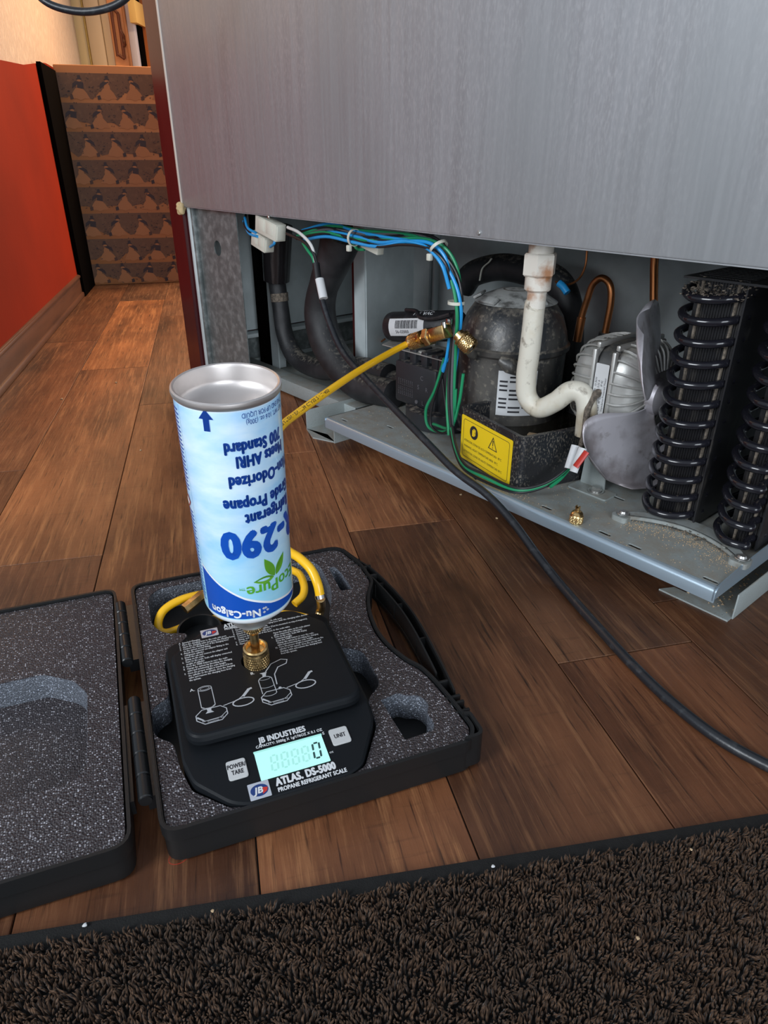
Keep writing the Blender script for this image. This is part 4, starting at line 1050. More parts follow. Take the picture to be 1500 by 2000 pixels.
# ================= CARRYING CASE =================
case = thing('carrying_case', 'open black plastic carrying case lined with grey foam on the wooden floor', 'case', MK, (.12, .17, 0))
ZR, ZF = .038, .0355
inner_line = [(0, 0), (.255, 0), (.264, .014), (.262, .050), (.258, .085), (.2535, .105), (.245, .118), (.2365, .145), (.2335, .170), (.2375, .205), (.247, .236), (.262, .262), (.262, .275), (.262, .300), (.249, .354), (-.004, .354)]
inner = rpoly(inner_line, [.016, .012, .006, .01, .01, .01, .015, .02, .03, .03, .02, .008, .004, .01, .016, .016])
def inset(P, d):
    n = len(P); out = []
    for i in range(n):
        a = Vector(P[i - 1]); p = Vector(P[i]); b = Vector(P[(i + 1) % n])
        n1 = Vector((-(p - a).y, (p - a).x)).normalized(); n2 = Vector((-(b - p).y, (b - p).x)).normalized(); q = n1 + n2
        q = q.normalized() if q.length > 1e-6 else n1
        out.append(tuple(p + q * d / max(.5, q.dot(n1))))
    return out
body = MB()
body.wall(inner, .0028, .026, ZR)                       # upper lip
body.wall(inset(inner, .0015), .0025, .003, .030)         # lower body, a step further in
body.plate(inset(inner, .004), .003, .0055)
body.obj('base_shell', 'case', case)
# rim groove line
gl = MB().wall(inset(inner, .0030), .0006, ZR - .002, ZR - .0004); gl.obj('rim_seal', 'case_s', case)
# handle
hnd = MB()
arc = [(.252, .346), (.262, .312), (.2705, .288), (.2775, .245), (.281, .200), (.280, .160), (.2765, .122), (.2730, .090), (.2690, .062)]
A2, _ = catmull([Vector((x, y, 0)) for x, y in arc], 8); A2 = [(v.x, v.y) for v in A2]
hnd.wall(A2, -.0018, .004, ZR - .001, False)
hin = [(x - .0115, y) for x, y in A2 if .090 < y < .286]
hnd.wall(hin, .0018, .008, ZR - .001, False)
m_b = [(x, y) for x, y in A2 if .085 < y < .290] ; poly = m_b + [(x - .0125, y) for x, y in m_b[::-1]]
hnd.plate(poly, .012, .015)
for y in (.150, .215, .262):
    xx = min(A2, key=lambda q: abs(q[1] - y))[0]; hnd.b2(xx - .012, xx, y - .001, y + .001, .014, ZR - .006)
hnd.obj('handle', 'case', case)
for y0, y1 in ((.276, .300), (.306, .318), (.055, .080), (.036, .050)):
    xx = min(A2, key=lambda q: abs(q[1] - (y0 + y1) / 2))[0] if y0 > .06 else .270
    xi = xx - .014
    c = MB().b2(xi, xx + .001, y0, y0 + .003, .010, ZR - .002, .0006).b2(xi, xx + .001, y1 - .003, y1, .010, ZR - .002, .0006).b2(xi, xx + .001, y0, y1, .010, .013).b2(xx - .001, xx + .001, y0, y1, .010, ZR - .008)
    c.obj('latch_lug', 'case', case)
lc = MB().wall(rpoly([(.250, .002), (.268, .002), (.268, .030), (.262, .032)], [0, .012, .003, 0]), .003, .006, ZR + .002, False); lc.obj('corner_latch', 'case', case)
# foam with cut-outs
body_out = rpoly([(.0275, .036), (.052, .0085), (.066, .0018), (.146, .0018), (.160, .0085), (.184, .048), (.187, .072), (.187, .215), (.022, .215), (.022, .060)], [.006, .006, .008, .008, .006, .006, .004, .02, .02, .004])
def blob(pts, r): return rpoly(pts, r, 4)
scale_cut = blob([(.0265, .034), (.052, .0075), (.066, .0045), (.146, .0045), (.161, .0085), (.186, .048), (.190, .082), (.2085, .096), (.2085, .150), (.190, .162), (.189, .200), (.197, .225), (.212, .262), (.214, .320), (.206, .338), (.088, .340), (.024, .338), (.013, .322), (.013, .270), (.024, .249), (.050, .240), (.020, .205), (.020, .150), (.003, .140), (.003, .104), (.018, .090), (.020, .062)],
                 [.004, .004, .005, .005, .005, .005, .006, .016, .016, .006, .01, .01, .02, .02, .02, .01, .02, .02, .02, .01, .01, .01, .006, .012, .012, .006, .004])
slot1 = blob([(.2205, .258), (.2345, .258), (.2330, .296), (.2300, .312), (.2215, .312)], .004)
slot2 = blob([(.2025, .0235), (.2235, .0245), (.2300, .0250), (.2345, .034), (.2330, .046), (.2400, .056), (.2360, .070), (.2240, .074), (.2190, .080), (.2000, .0765)], [.001, .002, .006, .006, .004, .008, .008, .004, .006, .001])
fo = MB().plate(inset(inner, .0045), .0058, ZF, holes=[scale_cut, slot1, slot2])
fo.obj('base_foam', 'foam', case)
# a black plastic cup lying in the hose pocket
cupm = axes(tuple(Vector((.0605, .262, .0055))), (1, 0, 0), (0, 1, 0), (0, 0, 1))
cup = thing('hose_cup', 'black round plastic cup lying in the foam pocket inside the yellow coil', 'cup', MK, (.0605, .262, .0057))
MB().lathe([(.002, .001), (.021, .002), (.023, .004), (.0235, .019), (.0215, .019), (.0205, .006), (.002, .005)], 40, cupm @ Matrix.Rotation(.1, 4, 'X')).obj('cup_body', 'case_s', cup)
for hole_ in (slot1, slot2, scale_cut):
    MB().wall(hole_, .0003, .006, ZF - .001).obj('lit_pocket_wall', 'lit_foam', case)  # thin added lining; its pale colour paints the light on the walls
# lid half
lx0, lx1, ly0, ly1 = -.300, -.0195, .000, .354
lido = rect(lx0, lx1, ly0, ly1, .016)
ld = MB().wall(lido, .0028, .024, ZR).wall(inset(lido, .0015), .0025, .003, .028).plate(inset(lido, .004), .003, .0055)
ld.obj('lid_shell', 'case', case)
lpk = blob([(-.215, .076), (-.062, .076), (-.0505, .090), (-.0500, .182), (-.062, .205), (-.090, .226), (-.215, .226)], [.01, .012, .006, .006, .006, .006, .01])
MB().plate(inset(lido, .0045), .0062, ZF - .0005, holes=[lpk]).obj('lid_foam', 'foam', case)
for hole_, mt_ in ((lpk, 'lit_foam'),):
    MB().wall(inset(hole_, .0), .0004, .0064, ZF - .0012).obj('lit_pocket_wall', mt_, case)  # lid pocket lined the same way, light painted into its colour
MB().plate(inset(lido, .0045), .0056, .0063).obj('lid_foam_floor', 'foam', case)
for (xa, ya), (xb, yb), nk in (((-.0165, .322), (-.0135, .214), 5), ((-.0105, .158), (-.0080, .038), 5)):
    hm = MB(); A_ = Vector((xa, ya, .0345)); B_ = Vector((xb, yb, .0345))
    for k in range(nk):
        a = A_.lerp(B_, k / nk + .006); b = A_.lerp(B_, (k + 1) / nk - .006); hm.cyl(a, b, .0056, 20, bev=.0010)
    hm.cyl(A_, B_, .0048, 16)
    hm.b2(xa - .006, -.0195, min(ya, yb) + .004, max(ya, yb) - .004, .020, .034).b2(0.0005, xb + .001, min(ya, yb) + .004, max(ya, yb) - .004, .020, .034)
    hm.obj('hinge', 'case_s', case)

# ================= REFRIGERANT SCALE =================
sc = thing('refrigerant_scale', 'black digital refrigerant scale with lit display set in the foam of the case', 'scale', MK, (.10, .11, .0057))
def zfront(y): return .0385 + (y - .002) * (.0065 / .072)
sb = MB()
sb.plate(inset(body_out, .0008), .0058, .0335)
# sloped upper face built as a closed wedge over the outline
po_ = inset(body_out, .0008); po2 = inset(body_out, .0026)
n = len(po_)
vs = [(x, y, .0335) for x, y in po_] + [(x, y, min(zfront(y), .047) - .0012) for x, y in po_] + [(x, y, min(zfront(y), .047)) for x, y in po2]
fs = []
for i in range(n):
    j = (i + 1) % n; fs += [(i, j, n + j, n + i), (n + i, n + j, 2 * n + j, 2 * n + i)]
sb.add(vs, fs)
cu_ = [(x, y) for x, y in po2]
top = MB().plate(cu_, 0, .0001); sb.add([(v[0], v[1], min(zfront(v[1]), .047) + (v[2] - .0001)) for v in top.v], top.f)
sb.obj('scale_body', 'scale', sc)
pout = rpoly([(.029, .064), (.181, .064), (.1815, .180), (.152, .213), (.066, .213), (.0265, .180)], [.018, .018, .008, .010, .010, .008], 8)
HC = (.1010, .1440)
pf = MB(); Z0, Z1 = .0495, .059
plv = []
for d, z in ((.0, Z0), (-.0002, Z0 + .004), (.0008, Z1 - .0022), (.0022, Z1 - .0006), (.0040, Z1)):
    plv.append([(x, y, z) for x, y in inset(pout, d)])
n = len(pout)
for k in range(len(plv) - 1):
    b0 = len(pf.v); pf.add(plv[k] + plv[k + 1], [(i, (i + 1) % n, n + (i + 1) % n, n + i) for i in range(n)])
pf.plate(inset(pout, .0040), Z1 - .0005, Z1, holes=[circ(*HC, .0135, 32)]); pf.plate(inset(pout, .001), Z0, Z0 + .0006)
pf.lathe([(.0135, Z1), (.0135, Z0 + .001), (.001, Z0 + .001)], 32, Matrix.Translation((*HC, 0)))
pf.wall(inset(pout, .008), .004, .044, Z0)
plat = pf.obj('platform', 'scale', sc)
Zp = Z1 + .00012
def T2(x, y, z=Zp, a=0): return Matrix.Translation((x, y, z)) @ Matrix.Rotation(a, 4, 'Z')
tw_ = MB()
LH = .00335
def para(lines, x, y, size=.00355, xs=.80, num=None):
    for i, s_ in enumerate(lines):
        tw_.text(s_, size, T2(x, y - i * LH), xs=xs, bold=.00006, res=1)
colA = ['A.  Inverted Charging:', '1.  Place the charging hose to the scale side port.', '2.  Open the charging valve and purge the charging hose.', '3.  Connect the charging end of the charging hose', '     to the system access fitting.', '4.  Attach the universal can adapter fitting to the',
        '     refrigerant cylinder.', '5.  Invert the can and connect the adapter and', '     fitting on the scale.', '6.  Turn on the scale. Scale will display connected', '     weight of cylinder.', '7.  Press the TARE button to zero the scale.', '8.  Charge the system by throttling the charging', '     valve and monitoring the scale weight.', '9.  Once the proper weight is transferred from', '     the cylinder to the system, close the charging', '     valve and remove the charging hose from', '     the system.']
para(colA, .0365, .1925, xs=.62)
colB = ['B.  Upright Charging:', '1.  Connect the charging hose to the scale side port.', '2.  Open the valve and purge the charging hose with the charging valve closed.', '3.  Connect the hose to the system.', '4.  Attach the adapter to the cylinder (Can be mounted on tripod magnetic).', '5.  Connect the hose to the side port.', '6.  Connect the other end of the hose to the scale valve']
para(colB, .0880, .2015, xs=.66)
para(['     fitting, and tighten.', '7.  Connect', '8.  Open'], .0880, .2015 - 7 * LH, xs=.66)
colC = ['     Open the scale valve on the scale platter', '     when connected to refrigerant.', '9.  Turn on the scale. Scale will display', '     connected weight.', '     Press the TARE button to zero the scale.', '     Charge the system by throttling the charging', '     valve and monitoring the scale weight.', '11. Once the proper weight is transferred from the', '     cylinder to the system, close the can tap and', '     charging valve and remove the charging hose', '     from the system.']
para(colC, .1220, .1765, xs=.62)
tw_.text('ATLAS DS-5000', .0085, T2(.0815, .2035), xs=.66, bold=.0003); tw_.text('PROPANE REFRIGERANT SCALE', .0044, T2(.0815, .1985 + .0012), xs=.66, bold=.00015)
tw_.text('A.', .0048, T2(.0385, .1215), bold=.0001); tw_.text('B.', .0048, T2(.0925, .1245), bold=.0001)
tw_.obj('printed_instructions', 'print_white', plat)
dg = MB()
def ln(pts, w=.0007, closed=False):
    P = [Vector((x, y, Zp)) for x, y in pts]
    if closed: P.append(P[0])
    dg.tube(P, w / 2, 6, smooth=False, flat=.15)
def line_el(cx, cy, rx, ry, w=.0007, a0=0, a1=360, n=20):
    ln([(cx + rx * math.cos(R(a0 + (a1 - a0) * k / n)), cy + ry * math.sin(R(a0 + (a1 - a0) * k / n))) for k in range(n + 1)], w)
def diag(x, y):   # little line drawing of the scale with its hose, origin at the lower left of the scale
    ln([(x, y + .012), (x + .0055, y + .0175), (x + .021, y + .0175), (x + .0255, y + .013), (x + .0255, y + .006), (x + .020, y + .0005), (x + .006, y + .0), (x, y + .006)], .0009, True)
    ln([(x, y + .0095), (x + .006, y + .0035), (x + .0195, y + .004), (x + .0255, y + .0095)], .0006)
    ln([(x + .0085, y + .0013), (x + .0175, y + .0015), (x + .0175, y + .0032), (x + .0085, y + .0030)], .0004, True)
    ln([(x + .0045, y + .003), (x + .0062, y + .003), (x + .0062, y + .0048), (x + .0045, y + .0048)], .0004, True)
    ln([(x + .0195, y + .003), (x + .0212, y + .003), (x + .0212, y + .0048), (x + .0195, y + .0048)], .0004, True)
    dg.plate([(x + .0005, y + .009), (x + .006, y + .0030), (x + .0055, y + .0055), (x + .001, y + .0105)], Zp, Zp + .0001)
    ln([(x + .0235, y + .0165), (x + .0300, y + .0178), (x + .0360, y + .0190), (x + .0425, y + .0235)], .0008)
    line_el(x + .0405, y + .0152, .0090, .0048, .0012)
    ln([(x + .0415, y + .0220), (x + .0475, y + .0290)], .0026); ln([(x + .0465, y + .0290), (x + .0505, y + .0300)], .0022)
diag(.0395, .0775); diag(.0955, .0800)
line_el(.0510, .1215, .0058, .0030); line_el(.0510, .1215, .0040, .0018, .0004)
ln([(.0452, .1210), (.0452, .0985), (.0475, .0965)]); ln([(.0568, .1210), (.0568, .0985), (.0545, .0965)]); line_el(.0510, .0985, .0058, .0028, .0006, 180, 360)
dg.plate([(.0488, .0955), (.0532, .0955), (.0525, .0920), (.0545, .0895), (.0475, .0895), (.0495, .0920)], Zp, Zp + .0001)
# upright cylinder of diagram B
ln([(.0975, .1130), (.0975, .0960)]); ln([(.1095, .1130), (.1095, .0940)]); line_el(.1035, .0945, .0060, .0028, .0006, 180, 360); line_el(.1035, .1050, .0060, .0024, .0005, 180, 360)
line_el(.1035, .1130, .0060, .0048, .0008, 0, 180); line_el(.1035, .1150, .0045, .0016, .0004, 180, 360)
dg.plate([(.1005, .1235), (.1070, .1235), (.1060, .1215), (.1050, .1180), (.1020, .1180), (.1025, .1215)], Zp, Zp + .0001)
ln([(.1060, .1240), (.1130, .1330), (.1230, .1365), (.1285, .1340), (.1265, .1290), (.1180, .1265), (.1130, .1180), (.1120, .1040)], .0010)
dg.plate(circ(.1135, .0985, .0014, 10), Zp, Zp + .0001)
dg.obj('line_drawings', 'print_grey', plat)
def logo(x, y, w, h, z, par, slope=0):
    zz = lambda yy: z + (slope * (yy - y))
    tilt = Matrix.Rotation(math.atan(slope), 4, 'X'); O_ = Matrix.Translation((x, y, z)) @ tilt
    st = MB().plate(rect(0, w, 0, h, .0008), 0, .0002, O_).obj('logo_sticker', 'silver_sticker', par, label='silver oval logo sticker')
    MB().plate(circ(w / 2, h / 2, w * .42, 30, h * .36), .0002, .0003, O_).obj('logo_oval', 'navy', st)
    MB().plate([(w * .62, h * .22), (w * .84, h * .36), (w * .90, h * .56), (w * .66, h * .62)], .0003, .0004, O_).wall([(w / 2 + w * .43 * math.cos(k / 28 * 2 * PI), h / 2 + h * .37 * math.sin(k / 28 * 2 * PI)) for k in range(28)], .0002, 0, .00001).obj('logo_red', 'red_ink', st)
    MB().text('JB', h * .52, O_ @ Matrix.Translation((w * .26, h * .32, .0005)), xs=.95, bold=h * .02, shear=.2).obj('logo_letters', 'print_white', st)
logo(.0585, .1945, .0165, .0125, Zp, plat)
# front panel: display, buttons, lettering
SLP = .0065 / .072
def F(x, y, dz=.0003): return Matrix.Translation((x, y, zfront(y) + dz)) @ Matrix.Rotation(math.atan(SLP), 4, 'X')
lcd = MB().plate(rect(0, .0570, 0, .0285, .0006), 0, .0004, F(.0785, .0200)).obj('display', 'lcd', sc, label='lit pale cyan display reading 0')
MB().plate(rect(-.0004, .0574, .0268, .0286, .0003), .0002, .0006, F(.0785, .0200)).obj('display_edge', 'lcd_ghost', lcd)
def seg7(mb, x, y, w, h, on, base, z=.0006, t=.0017):
    m4 = F(base[0], base[1]) @ Matrix.Translation((x, y, z)); s_ = .12 * h
    segs = {'a': (t, h - t, w - t, h), 'd': (t, 0, w - t, t), 'g': (t, h / 2 - t / 2, w - t, h / 2 + t / 2), 'f': (0, h / 2 + t * .4, t, h - t * .6), 'b': (w - t, h / 2 + t * .4, w, h - t * .6), 'e': (0, t * .6, t, h / 2 - t * .4), 'c': (w - t, t * .6, w, h / 2 - t * .4)}
    for k in on:
        x0, y0, x1, y1 = segs[k]
        if k in 'adg': pl_ = [(x0 + .0001, (y0 + y1) / 2), (x0 + .0005, y0), (x1 - .0005, y0), (x1 - .0001, (y0 + y1) / 2), (x1 - .0005, y1), (x0 + .0005, y1)]
        else: pl_ = [((x0 + x1) / 2, y0), (x1, y0 + .0006), (x1, y1 - .0006), ((x0 + x1) / 2, y1), (x0, y1 - .0006), (x0, y0 + .0006)]
        mb.plate([(a + (b / h) * s_, b) for a, b in pl_], 0, .0001, m4)
dgm = MB(); seg7(dgm, .0445, .0050, .0072, .0165, 'abcdef', (.0785, .0200)); dgm.obj('display_digit', 'lcd_seg', lcd)
gh = MB()
for k in range(4): seg7(gh, .0095 + .0086 * k, .0050, .0066, .0160, 'abcdefg', (.0785, .0200), .0005)
gh.obj('unlit_segments', 'lcd_ghost', lcd)
def button(x, y, w, h, lines, size):
    m = MB().plate(rect(0, w, 0, h, .0024), 0, .0008, F(x, y)).plate(rect(.0004, w - .0004, .0004, h - .0004, .0022), .0008, .0011, F(x, y))
    o = m.obj('button', 'button', sc)
    t = MB()
    for i, s_ in enumerate(lines):
        t.text(s_, size, F(x, y) @ Matrix.Translation((w / 2, h / 2 - size * .32 + ((len(lines) - 1) / 2 - i) * size * 1.05, .0012)), align='CENTER', xs=.66, bold=.00018)
    t.obj('button_lettering', 'ink', o)
button(.0550, .0275, .0155, .0185, ['POWER/', 'TARE'], .0058); button(.1420, .0325, .0160, .0170, ['UNIT'], .0062)
lt_ = MB()
lt_.text('JB INDUSTRIES', .0080, F(.0850, .0560), xs=.72, bold=.00035)
lt_.text('CAPACITY: 5000g X 1g/176OZ X 0.1 OZ', .0038, F(.0812, .0515), xs=.82, bold=.00012)
lt_.text('g', .0045, F(.1368, .0480)); lt_.text('oz', .0035, F(.1368, .0270))
lt_.text('ATLAS. DS-5000', .0096, F(.0890, .0118), xs=.68, bold=.0005)
lt_.text('PROPANE REFRIGERANT SCALE', .0054, F(.0890, .0060), xs=.70, bold=.0002)
lt_.obj('panel_lettering', 'print_white', sc)
logo(.0672, .0048, .0165, .0150, zfront(.0048) + .0004, sc, SLP)

# ================= INVERTED REFRIGERANT CAN =================
Bc = Vector((-.118, .50, .0555)); Tc = Vector((-.1118, .472, .3305)); Ax = (Tc - Bc).normalized()
Fv = Vector((-Bc.x, -Bc.y, 0)).normalized(); Fv = (Fv - Ax * Fv.dot(Ax)).normalized(); Rv = Ax.cross(Fv)
MCan = axes(Bc, Rv, -Fv, Ax)
can = thing('refrigerant_can', 'blue and white refrigerant can standing upside down on its brass adapter on the scale', 'can', MCan, (0, 0, .078))
RC_ = .0375
MB().lathe([(.0375, .2755), (RC_, .272), (RC_, .0900), (.0373, .0880), (.0362, .0850), (.0330, .0824), (.0290, .0812)], 96).obj('can_body', 'can', can)
MB().lathe([(RC_ - .0001, .2745), (.0386, .2760), (.0391, .2780), (.0388, .2800), (.0376, .2808), (.0362, .2802), (.0355, .2780), (.0354, .2680), (.0345, .2650), (.030, .2610), (.018, .2580), (.001, .2570)], 96).obj('base_rim', 'tin', can)
MB().lathe([(.0292, .0814), (.0240, .0760), (.0195, .0675), (.0178, .0630), (.0180, .0610), (.0160, .0585), (.0120, .0565), (.005, .0560)], 64).obj('valve_cup', 'tin', can)
def cm_(phi, h, r=RC_): a = R(phi); return Vector((r * math.sin(a), -r * math.cos(a), h))
def ct(pc, hc_, r=RC_ + .0004):   # text on the can, upside down: reading direction runs to smaller phi
    return lambda v: cm_(pc - math.degrees(v.x / RC_), hc_ - v.y, r)
# blue swoosh
curve = [(-100, .152), (-78, .142), (-58, .1335), (-36, .1235), (-6, .1115), (26, .1020), (60, .0970), (88, .0945), (120, .094)]
def cint(p, c=curve):
    for (a, ya), (b, yb) in zip(c, c[1:]):
        if a <= p <= b: return ya + (yb - ya) * (p - a) / (b - a)
ph = np.linspace(-64, 118, 80)
MB().sheet([[cm_(p, .0912 + (cint(p) - .0912) * t, RC_ + .00015) for t in (0, .33, .66, 1)] for p in ph]).obj('blue_swoosh', 'blue', can)
MB().sheet([[cm_(p, cint(p) + .0022 * t, RC_ + .0002) for t in (0, 1)] for p in ph]).obj('white_swoosh_line', 'white_paint', can)
MB().sheet([[cm_(p, h, RC_ + .0001) for h in (.0895, .274)] for p in np.linspace(-100, -64, 14)]).obj('left_text_field', 'lgreen' if False else 'can', can)
fl_ = MB()
h_ = .098
while h_ < .268:
    if not (.186 < h_ < .200):
        a1 = -66 - random.uniform(0, 3); fl_.sheet([[cm_(p, q_, RC_ + .0003) for p in np.linspace(-98, a1, 8)] for q_ in (h_, h_ + .0013)])
    h_ += .0034
fl_.obj('fine_print_column', 'blue', can, kind='stuff')
MB().plate([(0, 0), (1, 0), (1, 1), (0, 1)], 0, .01, Matrix.Diagonal((.0001, .0001, .0001, 1))) if False else None
rd = MB().sheet([[cm_(p + d, .1925 + s_ * (.0055 - abs(d) * .0009), RC_ + .0005) for s_ in (-1, 1)] for p, d in [(-76, q_) for q_ in np.linspace(-6, 6, 9)]]); rd.obj('hazard_diamond', 'red_ink', can)
MB().sheet([[cm_(p + d, .1925 + s_ * (.0042 - abs(d) * .0009), RC_ + .0007) for s_ in (-1, 1)] for p, d in [(-76, q_) for q_ in np.linspace(-4.4, 4.4, 9)]]).obj('hazard_diamond_centre', 'white_paint', can)
ctx = MB()
CP = 30
def cline(s_, size, right_phi, h, xs, bold=.0004, pc=None):
    """right_phi = angle of the END of the line (left in the picture)"""
    cu2 = MB().text(s_, size, None, xs=xs, bold=bold); w = max(v[0] for v in cu2.v)
    start = right_phi + math.degrees(w / RC_)
    ctx.text(s_, size, None, ct(start, h + size * .36), xs=xs, bold=bold)
cline('700 Standard', .0125, -10, .2465, .66, .0006); cline('Meets AHRI', .0125, 1, .2355, .64, .0006)
cline('Non-Odorized', .0130, -9, .2195, .68, .0006); cline('Grade Propane', .0135, -18, .2000, .68, .0006); cline('Refrigerant', .0135, 4, .1868, .68, .0006)
cline('NET WT. 10.6 oz. (300g)', .0052, 16, .2650, .70, 0); cline('THIS END UP FOR LIQUID', .0052, 12, .2703, .66, 0)
ctx.obj('dark_blue_lettering', 'blue_text', can)
bt = MB()
w290 = max(v[0] for v in MB().text('R-290', .0330, None, xs=.86, bold=.0017).v)
bt.text('R-290', .0330, None, ct(-27 + math.degrees(w290 / RC_), .1640 + .0118), xs=.86, bold=.0017)
aw = [(-.0022, 0), (.0022, 0), (.0022, .009), (.0052, .009), (0, .0165), (-.0052, .009), (-.0022, .009)]
bt.plate(aw, 0, .00005); nv = 0
arr = MB().plate(aw, 0, .00005)
bt = MB().text('R-290', .0330, None, ct(-27 + math.degrees(w290 / RC_), .1640 + .0118), xs=.86, bold=.0017)
bt.obj('blue_lettering', 'blue', can)
ar2 = MB(); ar2.add([tuple(cm_(-25 + math.degrees(v[0] / RC_), .2600 + v[1], RC_ + .0004)) for v in arr.v], arr.f); ar2.obj('blue_arrow', 'blue', can)
gt = MB(); wE = max(v[0] for v in MB().text('EcoPure', .0165, None, xs=.86, bold=.0003).v)
gt.text('EcoPure', .0165, None, ct(-2 + math.degrees(wE / RC_), .1185 + .006), xs=.86, bold=.0004)
gt.text('TM', .0035, None, ct(-4, .1235))
gt.obj('green_lettering', 'green_ink', can)
lf = MB()
def leaf(pc, hc2, ang, L, w):
    pts = []
    for k in range(17):
        t = k / 16; pts.append((L * t, w * math.sin(PI * t ** .85)))
    for k in range(15, 0, -1):
        t = k / 16; pts.append((L * t, -w * math.sin(PI * t ** .85)))
    c_, s_ = math.cos(R(ang)), math.sin(R(ang))
    q = MB().plate(pts, 0, .00003)
    lf.add([tuple(cm_(pc + math.degrees((v[0] * c_ - v[1] * s_) / RC_), hc2 + v[0] * s_ + v[1] * c_, RC_ + .0006)) for v in q.v], q.f)
leaf(33, .1275, 178, .0175, .0034); leaf(34, .1280, 112, .0215, .0038); leaf(36, .1280, 58, .0195, .0034)
lf.obj('green_leaves', 'lgreen', can)
nt_ = MB(); wN = max(v[0] for v in MB().text('Nu-Calgon', .0105, None, xs=.88, bold=.0003).v)
nt_.text('Nu-Calgon', .0105, None, ct(-53 + math.degrees(wN / RC_), .0965 + .0032), xs=.88, bold=.00035)
a0 = -53 + math.degrees(wN / RC_) + 4
for dx, dh in ((0, 0), (4.5, .0016), (2.2, .0042), (-.3, .0040)):
    q = MB().plate([(-.0014, 0), (0, -.0014), (.0014, 0), (0, .0014)], 0, .00003)
    nt_.add([tuple(cm_(a0 + dx + math.degrees(v[0] / RC_), .0955 + dh + v[1], RC_ + .0005)) for v in q.v], q.f)
nt_.obj('white_lettering', 'white_paint', can)

adp = thing('brass_can_adapter', 'knurled brass adapter holding the upside-down can in the platform hole', 'adapter', MCan, (0, 0, 0))
I4 = Matrix.Identity(4)
m = MB().lathe([(.002, -.004), (.0100, -.004), (.0110, -.002), (.0113, .0), (.0113, .018), (.0105, .0205), (.0112, .0215), (.0112, .0235), (.0098, .0245), (.0090, .0240), (.0085, .0190), (.004, .0180)], 48)
knurl(m, .0114, .0005, .018, I4, 34, 6, .0007); m.obj('lower_nut', 'brass', adp)
MB().lathe([(.0040, .016), (.0040, .044)], 24).obj('stem', 'brass', adp)
m = MB().lathe([(.002, .0415), (.0050, .0420), (.0064, .0440), (.0086, .0470), (.0090, .0545), (.0080, .0562), (.002, .0562)], 40); knurl(m, .0087, .0465, .0545, I4, 28, 3, .0006)
m.obj('upper_collar', 'brass', adp)

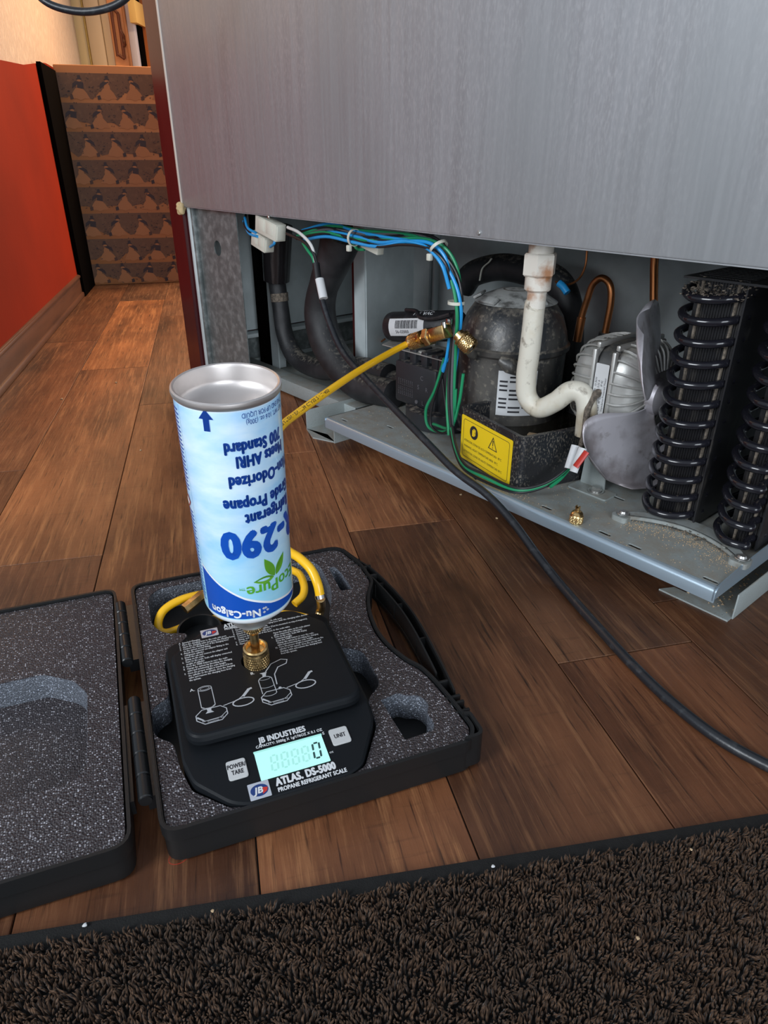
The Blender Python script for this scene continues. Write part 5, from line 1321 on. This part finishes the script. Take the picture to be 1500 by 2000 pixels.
# ================= CARPET MAT =================
c0, c1 = at_z(0, 1826, .006), at_z(1500, 1587, .006); ca_ = math.atan2(c1.y - c0.y, c1.x - c0.x)
MM = Matrix.Translation((c0.x, c0.y, 0)) @ Matrix.Rotation(ca_, 4, 'Z')
mat_ = thing('doormat', 'dark brown pile mat with black woven edge in front of the case', 'mat', MM, (.3, -.15, 0))
MB().b2(-.12, .80, -.42, -.014, 0, .0045).obj('mat_backing', 'binding', mat_, flat=True)
MB().b2(-.12, .80, -.0165, 0, 0, .0062, .002).obj('woven_edge', 'binding', mat_)
def pile():
    sp_ = .0023; X, Y = np.meshgrid(np.arange(-.06, .74, sp_), np.arange(-.34, -.0125, sp_)); x = X.ravel(); y = Y.ravel()
    # only what the view can see, with a margin
    w = np.array(MM); wx = w[0][0] * x + w[0][1] * y + w[0][3]; wy = w[1][0] * x + w[1][1] * y + w[1][3]
    keep = (wy > .10) & (np.abs(wx) < .20 + wy * .75); x = x[keep]; y = y[keep]; n = len(x)
    x = x + np.random.normal(0, .0007, n); y = y + np.random.normal(0, .0007, n)
    def fieldn(f, s0):
        r = np.random.RandomState(s0); t = 0
        for k in range(7):
            a = r.uniform(0, 6.28); q = f * r.uniform(.6, 1.7); t = t + np.sin((x * math.cos(a) + y * math.sin(a)) * q + r.uniform(0, 6.28))
        return t / 2.6
    lx = fieldn(420, 1) * .0022 + np.random.normal(0, .0010, n); ly = fieldn(380, 2) * .0022 - .0006 + np.random.normal(0, .0010, n)
    h = .0100 + fieldn(300, 3) * .0013 + np.random.normal(0, .0008, n)
    w_ = .0011
    a = np.random.uniform(0, 2 * PI, n)
    V = np.zeros((n, 7, 3))
    for k in range(3):
        V[:, k, 0] = x + w_ * np.cos(a + k * 2.094); V[:, k, 1] = y + w_ * np.sin(a + k * 2.094); V[:, k, 2] = .0035
        V[:, 3 + k, 0] = x + lx * .4 + w_ * .95 * np.cos(a + k * 2.094 + .6); V[:, 3 + k, 1] = y + ly * .4 + w_ * .95 * np.sin(a + k * 2.094 + .6); V[:, 3 + k, 2] = .0035 + h * .55
    V[:, 6, 0] = x + lx; V[:, 6, 1] = y + ly; V[:, 6, 2] = .0035 + h * .9
    base = (np.arange(n) * 7)[:, None]
    tri = []
    for k in range(3):
        j = (k + 1) % 3
        tri += [(k, j, 3 + j), (k, 3 + j, 3 + k), (3 + k, 3 + j, 6)]
    Fa = (base[:, :, None] + np.array(tri)[None]).reshape(-1, 3)
    b = np.array(BASE[mat_.name]); V = V.reshape(-1, 3) - b
    me = bpy.data.meshes.new('carpet_pile'); me.vertices.add(len(V)); me.vertices.foreach_set('co', V.ravel())
    me.loops.add(len(Fa) * 3); me.loops.foreach_set('vertex_index', Fa.ravel().astype(np.int32))
    me.polygons.add(len(Fa)); me.polygons.foreach_set('loop_start', np.arange(0, len(Fa) * 3, 3, dtype=np.int32))
    me.materials.append(M['carpet']); me.update(calc_edges=True)
    o = bpy.data.objects.new('carpet_pile', me); COL.objects.link(o); o.parent = mat_; o['kind'] = 'stuff'
    print('tufts', n)
pile()
# crumbs on mat and floor
for i, (px, py, s_, z) in enumerate(((166, 1808, .0016, .007), (415, 1780, .0013, .013), (963, 1693, .0014, .013), (1245, 1833, .0014, .014), (227, 748, .003, 0), (121, 780, .003, 0), (275, 880, .0022, 0), (900, 967, .0024, 0), (970, 1013, .0022, 0), (1350, 1660, .0012, .013))):
    p = at_z(px, py, z); bm = bmesh.new(); bmesh.ops.create_icosphere(bm, subdivisions=2, radius=s_)
    for v in bm.verts: v.co *= random.uniform(.7, 1.15); v.co.z *= .6
    lab_ = ['cream crumb on the black mat edge at the left', 'pale crumb on the mat pile below the case corner', 'white lint bit on the mat near the edge at the middle', 'tan crumb on the mat pile at the right', 'pale chip on the floor between red wall and cabinet, farthest', 'pale chip on the floor near the plank seam at the left', 'tan chip on the floor left of the can', 'pale chip on the floor under the tray edge', 'pale chip on the floor beside the mains cord', 'tiny pale speck on the mat, upper right'][i]
    MB().bm(bm, Matrix.Translation((p.x, p.y, z + s_ * .45))).obj('crumb', 'crumb' if i not in (0, 2) else 'label', base=(p.x, p.y, z), label=lab_, cat='crumb', group='crumbs and chips')
